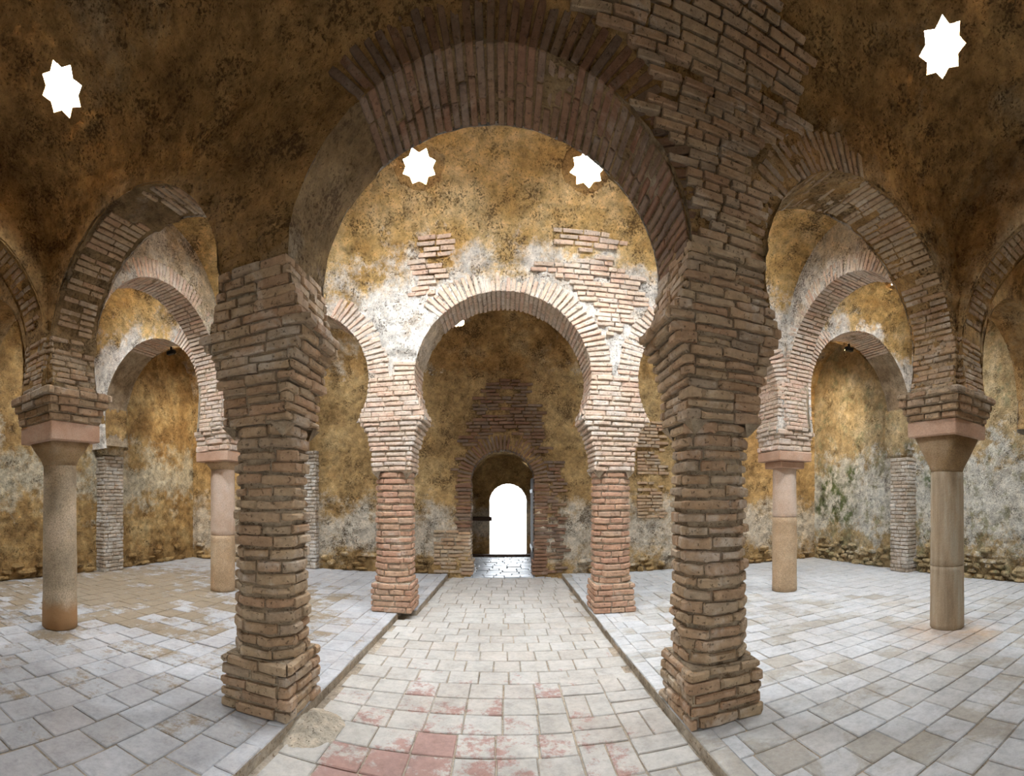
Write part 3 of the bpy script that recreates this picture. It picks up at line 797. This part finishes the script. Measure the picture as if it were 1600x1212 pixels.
def column(row, k, label, seed, drums, capital, slabs, imposts, bm, pier_mat, cross, skip=0.0):
    r = ROW[row]; cx, cy = r['xs'][k], r['D']; rng = random.Random(seed); zi = r['zi']
    t_ = thing('stone_column', label, 'column', (cx, cy, 0), 'reused stone columns')
    bpy.context.view_layer.update()
    for z0, z1, r0, r1, m in drums: lathe(drum(z0, z1, r0, r1), cx, cy, 32, m, 'shaft', t_, seed)
    if capital: square_loft(cx, cy, capital[0], capital[1], 'capital', t_)
    for z0, z1, h, m in slabs: slab(cx, cy, h, h, z0, z1, m, 'abacus', t_)
    core = Buf()
    for z0, z1, h in imposts:
        course(rect(cx, cy, h, h), z0, z1, t_, bm, rng, L=.26, bev=.012, rough=.009); prism(core, rect(cx, cy, h, h), z0 - .01, z1 + .01, .02)
    al, ar = (r['arches'][0], r['arches'][1]) if k == 0 else (r['arches'][3], r['arches'][4])
    xn, xf = cross                       # cross arches on the near and far side
    ztop = 3.50 if row == 1 else 3.60; n = round((ztop - zi) / .072)
    for i in range(n):
        z0 = zi + (ztop - zi) * i / n; z1 = zi + (ztop - zi) * (i + 1) / n; zm = (z0 + z1) / 2
        xl, xr = cx - (al.c + al.ext(zm, 1)), (ar.c - ar.ext(zm, -1)) - cx
        yn, yf = cy - (xn.c + xn.ext(zm)), (xf.c - xf.ext(zm)) - cy
        o = plus(cx, cy, max(.26, xl), max(.26, xr), max(.325, yn), max(.325, yf), CT + .006, HT + .004)
        course(o, z0 + .006, z1 - .006, t_, pier_mat, rng, L=.25, rough=.006, round_c=.012, skip=skip); prism(core, o, z0, z1, .02)
    core.obj('mortar_core', 'mortar' if row == 1 else 'mortar_pale', t_, False)
    return t_
column(1, 0, 'tall grey granite column with earthy foot in front of stained side wall', 201,
       [(0, 2.03, .222, .205, 'granite')], ([(2.0, .205, 0), (2.08, .225, .2), (2.2, .265, .7), (2.29, .28, 1)], 'capital'),
       [(2.28, 2.50, .36, 'slab')], [(2.51, 2.59, .375), (2.60, 2.68, .40), (2.69, 2.77, .435), (2.78, 2.86, .465)], 'brick', 'brick', (X1L, X2L), .12)
column(1, 3, 'tall veined brown marble column in two drums in front of mossy side wall', 202,
       [(0, .775, .215, .213, 'marble_brown'), (.775, 1.93, .213, .205, 'marble_brown')], ([(1.93, .20, 0), (1.98, .212, .1), (2.15, .255, .6), (2.35, .30, 1)], 'capital'),
       [(2.345, 2.53, .355, 'slab')], [(2.54, 2.61, .37), (2.62, 2.70, .40), (2.71, 2.79, .43), (2.80, 2.87, .455)], 'brick', 'brick', (X1R, X2R), .15)
column(2, 0, 'sandstone column of second arcade with a joint at half height', 203,
       [(0, .97, .215, .213, 'sandstone'), (.97, 2.10, .213, .208, 'pink_stone')], ([(2.10, .205, 0), (2.2, .23, .7), (2.24, .235, 1)], 'sandstone'),
       [(2.23, 2.40, .335, 'slab')], [(2.41, 2.50, .34), (2.52, 2.59, .335), (2.60, 2.66, .35), (2.67, 2.74, .37)], 'brick_pale', 'brick_pale', (X2L, X3L))
column(2, 3, 'pink stone column of second arcade with rough brown lower half', 204,
       [(0, 1.28, .218, .215, 'sandstone'), (1.28, 2.13, .212, .205, 'pink_stone')], None,
       [(2.12, 2.235, .25, 'slab'), (2.235, 2.40, .34, 'slab')], [(2.41, 2.48, .34), (2.50, 2.59, .335), (2.60, 2.66, .35), (2.67, 2.74, .37)], 'brick_pale', 'brick_pale', (X2R, X3R))

# ------------------------------------------------------------------ pilasters on the outer walls
def pilaster(x0, x1, y0, y1, z1, label, seed, mat='brick_grey'):
    rng = random.Random(seed); cx, cy = (x0 + x1) / 2, (y0 + y1) / 2
    t_ = thing('brick_pilaster', label, 'pilaster', (cx, cy, 0), 'brick pilasters on the outer walls')
    bpy.context.view_layer.update()
    n = round(z1 / .082); o = rect(cx, cy, (x1 - x0) / 2, (y1 - y0) / 2); core = Buf()
    for i in range(n): course(o, z1 * i / n + .007, z1 * (i + 1) / n - .007, t_, mat, rng, L=.25, bev=.009, rough=.006)
    prism(core, o, 0, z1, .02); core.obj('mortar_core', 'mortar', t_, False)
    return t_
pilaster(-XW - .1, -7.62, 6.15, 6.72, 2.55, 'grey brick pilaster on the earthy side wall behind granite column', 301)
pilaster(7.58, XW + .1, 6.0, 6.5, 2.50, 'grey brick pilaster on the mossy side wall behind veined column', 302)
pilaster(-4.55, -4.15, 9.3, 9.6, 2.7, 'narrow brick pilaster on the back wall behind thick pillar', 303)
# rough plaster brackets carrying the end arches at the side walls
def bracket(x0, x1, y0, y1, z0, z1, mat, label):
    b = Buf()
    n = 12; m = 16
    cx, cy = (x0 + x1) / 2, (y0 + y1) / 2
    V = []
    for j in range(m + 1):
        z = z0 + (z1 - z0) * j / m; g = .72 + .28 * min(1, j / 5)
        for i in range(4 * n):
            s, e = divmod(i, n); u = e / n * 2 - 1
            px, py = [(u, -1), (1, u), (-u, 1), (-1, -u)][s]
            q = Vector((cx + px * (x1 - x0) / 2 * g, cy + py * (y1 - y0) / 2 * g, z)); k = 1 + 1.2 * fray(q * 1.7, 1.5)
            V.append((cx + (q.x - cx) * k, cy + (q.y - cy) * k, z))
    F = [(j * 4 * n + i, j * 4 * n + (i + 1) % (4 * n), (j + 1) * 4 * n + (i + 1) % (4 * n), (j + 1) * 4 * n + i) for j in range(m) for i in range(4 * n)]
    F += [tuple(range(4 * n - 1, -1, -1)), tuple(m * 4 * n + i for i in range(4 * n))]
    return tag(mesh_obj('plaster_bracket', V, F, mat), label, 'bracket', 'plaster brackets under the end arches')
bracket(-XW - .15, -7.44, 6.06, 6.66, 2.56, 3.55, 'wall_left', 'ragged plaster bracket above the pilaster of the earthy side wall')
bracket(7.56, XW + .15, 6.03, 6.64, 2.51, 3.55, 'wall_right', 'mossy plaster bracket above the pilaster of the damp side wall')

# ------------------------------------------------------------------ bare brickwork in the walls
def in_ring(a, x, z, grow):
    if a.inside(x, z, .02): return True
    d = math.degrees(math.atan2((z - a.zc) / a.rz, (x - a.c) / a.rx))
    return a.inside(x, z, grow) and any(lo <= d <= hi for lo, hi in a.ring)
def face_bricks(parent, aisle, side, row, region, mat, seed, z0, z1, x0, x1, rowh=.066, L=.23, proud=.016, skip=.04, grow=.30):
    rng = random.Random(seed); z = z0; y = aisle.y_at(z, side); n_ = 0
    while z < z1:
        nrm = aisle.normal(aisle.y_at(z, side), z)
        x = x0 - rng.uniform(0, L)
        while x < x1:
            l = L * rng.choice((.55, .9, 1, 1.1, 1.2)); xc = x + l / 2; x += l
            if not region(xc, z) or rng.random() < skip: continue
            if any(in_ring(a, xc + d, z, grow) for a in ROW[row]['arches'] for d in (-l * .4, l * .4)): continue
            p = Vector((xc, aisle.y_at(z, side), z))
            p = p + nrm * (fray_lo(p, 1.1) - .045 + proud + rng.uniform(-.004, .008))
            X = Vector((1, 0, rng.uniform(-.03, .03))).normalized(); Zt = X.cross(nrm).normalized()
            if Zt.z < 0: Zt = -Zt
            Yn = Zt.cross(X)
            piece('brick', rng.choice(pool('wall_brick', (.23, .09, .052), .006, .005, mat)), frame(p, X, Yn, Zt, (l - .016) / .23, 1, rng.uniform(.88, 1.06)), parent); n_ += 1
        k = nrm.z; z += rowh * max(.25, math.sqrt(max(0, 1 - k * k)))
face_bricks(w1f, V1, 1, 1, reg_pr1, 'brick', 401, 3.35, 5.05, .1, 2.8, proud=.010)
face_bricks(w2f, V2, 1, 2, reg_r2, 'brick_pale', 402, 3.42, 5.12, -1.3, 1.95, proud=.008, skip=.05)

# doorway brickwork in the back wall
da = thing('doorway_arch', 'dark brick arch lining the doorway in the back wall', 'arch', (DC, YB, 0))
bpy.context.view_layer.update()
rng = random.Random(500)
n = 34
for i in range(n):
    ph = -.12 + (PI + .24) * (i + .5) / n
    for y0, y1 in ((-.02, .24), (.25, .50)):
        d = Vector((math.cos(ph), 0, math.sin(ph))); tt = Vector((-math.sin(ph), 0, math.cos(ph)))
        c = Vector((DC, YB + (y0 + y1) / 2, DZ)) + d * (DH + .15 + rng.uniform(-.006, .008))
        piece('voussoir', rng.choice(pool('voussoir', (.3, .3, .052), .006, .004, 'brick_dark')), frame(c, d, (0, 1, 0), -tt, rng.uniform(.92, 1.05), (y1 - y0) / .3, 1.0), da)
for sx in (-1, 1):
    for i in range(25):
        z = .0 + i * .077
        for y0, y1 in ((-.03, .23), (.24, .50)):
            l = rng.uniform(.25, .34); 
            c = Vector((DC + sx * (DH + l / 2 + rng.uniform(-.012, .008) - (.05 if i < 4 else 0)), YB + (y0 + y1) / 2 + rng.uniform(-.01, .01) - (.03 if i < 4 else 0), z + .02))
            piece('jamb_brick', rng.choice(pool('voussoir', (.3, .3, .052), .006, .004, 'brick_dark' if sx > 0 or i > 11 else 'brick')), frame(c, (1, 0, 0), (0, 1, 0), (0, 0, 1), l / .3, (y1 - y0) / .3, 1.15), da)
def wall_b_bricks(region, z0, z1, x0, x1, mat, seed, skip=.08, rowh=.075, L=.26):
    rng = random.Random(seed); z = z0
    while z < z1:
        x = x0
        while x < x1:
            l = L * rng.choice((.6, .8, 1, 1.15, 1.3)); xc = x + l / 2; x += l
            if rng.random() < skip or not region(xc, z): continue
            p = Vector((xc, YB, z)); p.y += -fray(p, 1.5) + .022 + rng.uniform(-.012, .008)
            piece('brick', rng.choice(pool('wall_brick', (.23, .09, .052), .006, .005, mat)), frame(p, (1, 0, rng.uniform(-.05, .05)), (0, 1, 0), (rng.uniform(-.05, .05), 0, 1), (l - .018) / .23, 1.4, rng.uniform(.95, 1.25)), wall_b)
        z += rowh
def reg_door(x, z):
    e = noise.noise(Vector((x * 2, z * 2, 3))) * .18
    if z < 2.0: return DC + DH + .28 < x < DC + 1.28 + e
    d = math.hypot(x - DC, z - DZ)
    return d > DH + .33 and (abs(x - .05) < (1.15 if z < 2.6 else .95 - (z - 2.6) * .32) + e)
wall_b_bricks(reg_door, .05, 4.15, -1.3, 1.6, 'brick_dark', 501)
wall_b_bricks(lambda x, z: -1.45 + .2 * noise.noise(Vector((x, z * 3, 0))) < x < DC - DH - .25, .05, .95, -1.5, -.7, 'brick', 502, rowh=.085)
wall_b_bricks(lambda x, z: 2.95 < x < 3.55 and not 2.0 < z < 2.1, 1.2, 3.35, 2.9, 3.6, 'brick', 503)
# rubble footing stones along the back and side walls
def stones(wall, pts, mat, seed):
    rng = random.Random(seed)
    for (p, X, Yn) in pts:
        s = rng.uniform(.7, 1.25)
        piece('stone', rng.choice(pool('rubble', (.24, .12, .11), .035, .018, mat)), frame(p, X, Yn, (0, 0, 1), s * rng.uniform(.8, 1.2), 1, rng.uniform(.6, 1.15)), wall)
rng = random.Random(61)
pr, pl, pb = [], [], []
for j in range(6):
    z = .05 + j * .105
    y = 3.2
    while y < 9.4:
        if not (5.95 < y < 6.75) and rng.random() < .92 - .12 * j: pr.append((Vector((XW - .045 + rng.uniform(-.015, .02), y, z + rng.uniform(-.02, .02))), Vector((0, 1, rng.uniform(-.12, .12))).normalized(), Vector((-1, 0, 0))))
        y += rng.uniform(.2, .3)
    if j < 4:
        y = 3.6
        while y < 9.4:
            if not (6.05 < y < 6.8) and rng.random() < .5 - .1 * j: pl.append((Vector((-XW + .05 + rng.uniform(-.02, .015), y, z)), Vector((0, 1, rng.uniform(-.15, .15))).normalized(), Vector((1, 0, 0))))
            y += rng.uniform(.22, .34)
    if j < 5:
        x = -7.6
        while x < 7.7:
            if abs(x) > 1.5 and not (-4.7 < x < -4.0) and rng.random() < .62 - .11 * j: pb.append((Vector((x, YB - .05 + rng.uniform(-.015, .02), z)), Vector((1, 0, rng.uniform(-.12, .12))).normalized(), Vector((0, 1, 0))))
            x += rng.uniform(.22, .34)
stones(wall_r, pr, 'wall_right', 62); stones(wall_l, pl, 'wall_left', 63); stones(wall_b, pb, 'wall_back', 64)

# ------------------------------------------------------------------ passage behind the doorway and the outside
b = Buf()
y0, y1, hw, zs = YB + .5, 13.2, .95, 2.05
prof = [(-hw, -.12), (-hw, .6), (-hw, 1.3), (-hw, zs)] + [(-hw * math.cos(PI * i / 12), zs + .85 * math.sin(PI * i / 12)) for i in range(1, 12)] + [(hw, zs), (hw, 1.3), (hw, .6), (hw, -.12)]
V = []; ny = 30; npf = len(prof)
for j in range(ny + 1):
    for (x, z) in prof:
        p = Vector((x, y0 + (y1 - y0) * j / ny, z)); k = fray(p * 1.4, 1.6)
        V.append((p.x * (1 + k), p.y, p.z * (1 + k * .5)))
b.add(V, [(j * npf + i, (j + 1) * npf + i, (j + 1) * npf + i + 1, j * npf + i + 1) for j in range(ny) for i in range(npf - 1)])
struct(b.obj('wall_passage', 'wall_back'), 'rough passage walls and ceiling behind the doorway')
EC, EH, EZ = .13, .55, 1.50             # outer door opening
def e_in(p): return abs(p.x - EC) < EH and p.z < EZ or (p.z >= EZ and math.hypot(p.x - EC, p.z - EZ) < EH)
def e_sn(p):
    if p.z < EZ: return Vector((EC + math.copysign(EH, p.x - EC), p.y, p.z))
    d = Vector((p.x - EC, 0, p.z - EZ)); d = d * (EH / max(1e-4, d.length)); return Vector((EC + d.x, p.y, EZ + d.z))
plain_wall(lambda i, j: Vector((-1.3 + i * .05, 13.2, -.12 + j * .05)), Vector((0, -1, 0)), 53, 70, [(e_in, e_sn)], 1.0, 'wall_back', 'wall_passage_end', 'end wall of the passage around the bright outer opening', False)
# thickness of that wall round the opening
V = []
oc = [(-EH, -.12), (-EH, .5), (-EH, 1.0), (-EH, EZ)] + [(-EH * math.cos(PI * i / 14), EZ + EH * math.sin(PI * i / 14) - 0) for i in range(1, 14)] + [(EH, EZ), (EH, 1.0), (EH, .5), (EH, -.12)]
for yy in (13.18, 13.4, 13.6):
    for x, z in oc: V.append((EC + x, yy, z))
m = len(oc)
struct(mesh_obj('trim_1', V, [(j * m + i, (j + 1) * m + i, (j + 1) * m + i + 1, j * m + i + 1) for j in range(2) for i in range(m - 1)], 'mortar'), 'reveal of the outer opening at the end of the passage')
# wet paving of the passage: single flags
pf = struct(mesh_obj('floor', [(-1, YB - .02, -.10), (1, YB - .02, -.10), (1, 13.7, -.10), (-1, 13.7, -.10)], [(0, 1, 2, 3)], 'grout'), 'wet stone paving of the doorway passage')
rng = random.Random(71); y = YB - .02
while y < 13.5:
    x = -1.0; d = rng.uniform(.2, .3)
    while x < 1.0:
        l = rng.uniform(.2, .42); l = min(l, 1.0 - x + .01)
        if l > .05: piece('flagstone', rng.choice(pool('flag', (.3, .25, .05), .012, .006, 'wet')), frame((x + l / 2, y + d / 2, -.088 + rng.uniform(-.004, .008)), (1, 0, 0), (0, 1, 0), (rng.uniform(-.02, .02), rng.uniform(-.02, .02), 1), (l - .012) / .3, (d - .012) / .25, 1), pf)
        x += l
    y += d
dl = struct(slab(.735, 11.1, .035, .55, -.05, 2.12, 'wood', 'door_1', None, .006), 'dark old door leaf folded back against the passage wall')
for z in (.35, 1.75): slab(.69, 11.1, .012, .53, z, z + .09, 'black', 'hinge_strap', dl, .003)
bar = tag(slab(-.63, 13.12, .28, .06, .96, 1.08, 'wood', 'door_bar', None, .01), 'dark wooden bar fixed beside the outer opening', 'bar')
sill = tag(slab(.0, 13.0, .95, .12, -.08, -.005, 'wood', 'door_sill', None, .01), 'dark sill across the foot of the outer opening', 'sill')
V = []
oc2 = [(-DH, -.12), (-DH, 1.0), (-DH, DZ)] + [(-DH * math.cos(PI * i / 14), DZ + DH * math.sin(PI * i / 14)) for i in range(1, 14)] + [(DH, DZ), (DH, 1.0), (DH, -.12)]
for yy in (YN + .02, YN - .4, YN - .8):
    for x, z in oc2: V.append((DC + x, yy, z))
m = len(oc2)
struct(mesh_obj('trim_4', V, [(j * m + i, j * m + i + 1, (j + 1) * m + i + 1, (j + 1) * m + i) for j in range(2) for i in range(m - 1)], 'mortar'), 'reveal of the entrance behind the viewer')
struct(mesh_obj('ground', [(-12, -14, -.14), (12, -14, -.14), (12, YN + .1, -.14), (-12, YN + .1, -.14)], [(0, 1, 2, 3)], 'out'), 'added pale ground before the entrance, for bounced daylight')  # unseen plane added to bounce daylight in through the entrance
# unseen box added around the hall so sky light cannot leak in
b = Buf(); x_, ya, yb, zt = XW + .35, YN - .45, YB + .45, 6.25
b.add([(-x_, ya, zt), (x_, ya, zt), (x_, yb, zt), (-x_, yb, zt), (-x_, ya, -.2), (x_, ya, -.2), (x_, yb, -.2), (-x_, yb, -.2)], [(0, 1, 2, 3), (1, 5, 6, 2), (3, 7, 4, 0)])
for yy in (ya, yb):
    h_ = DH + .02
    b.add([(-x_, yy, -.2), (DC - h_, yy, -.2), (DC - h_, yy, zt), (-x_, yy, zt)], [(0, 1, 2, 3)])
    b.add([(DC + h_, yy, -.2), (x_, yy, -.2), (x_, yy, zt), (DC + h_, yy, zt)], [(0, 1, 2, 3)])
    b.add([(DC - h_, yy, DZ + DH + .02), (DC + h_, yy, DZ + DH + .02), (DC + h_, yy, zt), (DC - h_, yy, zt)], [(0, 1, 2, 3)])
struct(b.obj('leak_shell', 'mortar', None, False), 'added unseen shell that keeps sky light out of the gaps')
struct(mesh_obj('ground', [(-30, 13.6, -.14), (30, 13.6, -.14), (30, 60, -.14), (-30, 60, -.14)], [(0, 1, 2, 3)], 'out'), 'sunlit ground outside')
gw = tag(slab(.3, 24.2, 6, .25, -.14, .45, 'out', 'garden_wall', None, .03), 'low pale wall outside in the glare of the doorway', 'wall')
for i in range(14): slab(-5.4 + i * .88, 24.2, .42, .29, .45, .55, 'out', 'coping_stone', gw, .02)
st = thing('stone_block', 'pale upright stone block outside in the glare', 'block', (.2, 20, -.14))
bpy.context.view_layer.update()
for i in range(3): slab(.2, 20, .34 - i * .015, .3 - i * .015, -.14 + i * .4, .25 + i * .4, 'out', 'block', st, .02)

# ------------------------------------------------------------------ floors
KR = 1.24
def kl(y): return -1.47 if y < D2 else -1.25 + .02 * (y - D2)
CF = -.08                                # corridor level below the side platforms
def in_view(x, y):
    r = math.hypot(x, y); t_ = math.atan2(x, y)
    return -1.15 < t_ < 1.19 and r > 2.3 and y > 0
def lay_tiles(floor, cells, z, mat, seed, hide=None):
    """cells: (cx, cy, lx, ly); the 300 that show largest become tiles of their own, the rest one joined part"""
    rng = random.Random(seed)
    def rank(c):
        r = math.hypot(c[0], c[1]); return r if in_view(c[0], c[1]) else r + 50
    cells = sorted(cells, key=rank)
    ms = pool('floor_tile', (.3, .3, .04), .007, .0035, mat, 10)
    rest = Buf()
    for k, (cx, cy, lx, ly) in enumerate(cells):
        zz = z - .02 + rng.uniform(-.003, .0035)
        mt = frame((cx, cy, zz), (1, 0, rng.uniform(-.008, .008)), (0, 1, rng.uniform(-.008, .008)), (0, 0, 1), (lx - .010) / .3, (ly - .010) / .3, 1)
        mt = mt @ Matrix.Rotation(rng.uniform(-.012, .012), 4, 'Z')
        me = rng.choice(ms)
        if k < 295: piece('floor_tile', me, mt, floor)
        else: rest.add([tuple(mt @ v.co) for v in me.vertices], [tuple(p.vertices) for p in me.polygons])
    o = rest.obj('floor_tiles', mat, floor, False); o['kind'] = 'stuff'
def slab_floor(pts, z, depth, label):
    n = len(pts); v = [(x, y, z) for x, y in pts] + [(x, y, z - depth) for x, y in pts]
    f = [tuple(range(n)), tuple(range(2 * n - 1, n - 1, -1))] + [(i, n + i, n + (i + 1) % n, (i + 1) % n) for i in range(n)]
    return struct(mesh_obj('floor', v, f, 'grout', None, False), label)
fl = slab_floor([(-XW, YN), (kl(0), YN), (kl(0), D2), (kl(D2), D2), (kl(YB), YB), (-XW, YB)], -.010, .2, 'grey tiled platform on the earth-stained side of the corridor')
fr = slab_floor([(KR, YN), (XW, YN), (XW, YB), (KR, YB)], -.010, .2, 'pale tiled platform on the mossy side of the corridor')
fc = slab_floor([(-1.6, YN), (1.5, YN), (1.5, YB), (-1.6, YB)], CF - .010, .2, 'worn tiled corridor between the two platforms')
cells = []; rng = random.Random(81)
x = kl(0) - .14; first = True
while x > -XW + .02:
    wd = .31 if not first else .30; first = False
    wd = min(wd, x + XW); y = YN - rng.uniform(0, .3)
    while y < YB:
        l = .345 * rng.uniform(.94, 1.06); a, c = max(y, YN), min(y + l, YB)
        if c - a > .06: cells.append((x - wd / 2, (a + c) / 2, wd, c - a))
        y += l
    x -= wd
y = D2 + .05
while y < YB - .05:
    l = min(.34, YB - y); xr = kl(y) - .14; cells.append(((xr + kl(0) - .14) / 2, y + l / 2, xr - kl(0) + .14, l)); y += l
lay_tiles(fl, cells, 0, 'tile_left', 82)
cells = []; y = YN
while y < YB - .02:
    wd = min(.27, YB - y); x = KR + .14 - rng.uniform(0, .25)
    while x < XW:
        l = .30 * rng.uniform(.9, 1.12); a, c = max(x, KR + .14), min(x + l, XW)
        if c - a > .05: cells.append(((a + c) / 2, y + wd / 2, c - a, wd))
        x += l
    y += wd
lay_tiles(fr, cells, 0, 'tile_right', 83)
cells = []; y = YN
while y < YB - .02:
    wd = min(.29 * (1 if y < 5 else .95), YB - y); x = -1.62 - rng.uniform(0, .25)
    while x < KR:
        l = .275 * rng.uniform(.94, 1.08)
        basket = -.02 < y < 3.85
        if basket and x > .49: break
        if basket and x + l > .38: l = .495 - x
        a, c = max(x, kl(y + .1) + .01), min(x + l, KR - .01)
        if c - a > .09: cells.append(((a + c) / 2, y + wd / 2, c - a, wd))
        x += l
    y += wd
for j in range(10):
    for i in range(2):
        bx, by, q = .50 + i * .365, YN + math.ceil((0 - YN) / .29) * .29 + j * .389, .365
        for h in (0, 1):
            if (i + j) % 2: cells.append((bx + q / 2, by + .195 * h + .097, q, .194))
            else: cells.append((bx + q * (.25 + .5 * h), by + .194, q / 2, .388))
lay_tiles(fc, cells, CF, 'tile_mid', 84)
# kerbs
def kerb(name, label, xf, side, seed, segs):
    rng = random.Random(seed)
    t_ = bpy.data.objects.new(name, None); COL.objects.link(t_); t_.location = (xf(0), 0, CF); struct(t_, label)
    bpy.context.view_layer.update()
    for s0, s1 in segs:
        y = s0
        while y < s1 - .02:
            l = min(rng.uniform(.26, .42), s1 - y); x = xf(y + l / 2) + side * .07
            mt = frame((x, y + l / 2, -.084 + rng.uniform(-.004, .004)), (1, rng.uniform(-.02, .02), 0), (0, 1, 0), (0, 0, 1), rng.uniform(.97, 1.02), (l - .008) / .3, 1)
            piece('kerb_stone', rng.choice(pool('kerb', (.13, .3, .10), .008, .005, 'kerb')), mt, t_)
            mt = frame((x + side * .002, y + l / 2, -.016 + rng.uniform(-.003, .003)), (1, rng.uniform(-.02, .02), 0), (0, 1, 0), (0, 0, 1), 1, (l - .006) / .3, 1)
            piece('kerb_tile', rng.choice(pool('kerb_tile', (.14, .3, .034), .006, .004, 'tile_left' if side < 0 else 'tile_right')), mt, t_); y += l
kerb('trim_2', 'brown stone kerb along the corridor on the earth-stained side', kl, -1, 91, ((YN, D2), (D2, YB)))
kerb('trim_3', 'brown stone kerb along the corridor on the mossy side', lambda y: KR, 1, 92, ((YN, YB),))

# ------------------------------------------------------------------ small things
def mound(cx, cy, z, rx, ry, h, label, seed):
    n, V, F = 22, [], []
    for i in range(n + 1):
        for j in range(n + 1):
            u, v = i / n * 2 - 1, j / n * 2 - 1
            p = Vector((cx + u * rx, cy + v * ry, 0)); d = math.hypot(u, v) + .35 * noise.noise(p * 6 + Vector((seed, 0, 0)))
            V.append((p.x, p.y, z + max(0, 1 - d) * h * (1 + .6 * noise.noise(p * 14)) - (.012 if d > 1 else 0)))
    F = [(i * (n + 1) + j, (i + 1) * (n + 1) + j, (i + 1) * (n + 1) + j + 1, i * (n + 1) + j + 1) for i in range(n) for j in range(n)]
    return tag(mesh_obj('mortar_heap', V, F, 'sand'), label, 'rubble')
mound(-1.36, 2.98, CF, .22, .30, .09, 'spread of crumbled mortar at the foot of the plastered pillar', 3)
def lamp(x, y, z, tx, ty, tz, label):
    t_ = thing('spot_lamp', label, 'lamp', (x, y, z), 'small lamps under the end arches'); bpy.context.view_layer.update()
    slab(x, y, .09, .05, z - .05, z + .03, 'black', 'housing', t_, .012); slab(x, y, .02, .02, z + .03, z + .10, 'black', 'bracket', t_, .004)
    slab(x, y + .048, .075, .006, z - .04, z + .02, 'lampglass', 'lens', t_, .002)
    ld = bpy.data.lights.new('spot_lamp_light', 'SPOT'); ld.energy = 200; ld.color = (1, .80, .52); ld.spot_size = 1.6; ld.spot_blend = .9; ld.shadow_soft_size = .05
    lo = bpy.data.objects.new('light', ld); link(lo, t_); lo.location = (x, y + .18, z - .05)
    lo.rotation_euler = Vector((tx - x, ty - y, tz - z)).to_track_quat('-Z', 'Y').to_euler()
lamp(-6.05, D2 + .25, 4.53, -6.9, 9.5, 2.8, 'small black lamp under the yellowish end arch by the earthy wall')
lamp(6.41, D2 + .25, 4.68, 7.3, 9.5, 3.0, 'small black lamp under the pink end arch by the mossy wall')
print('objects', len(bpy.data.objects))
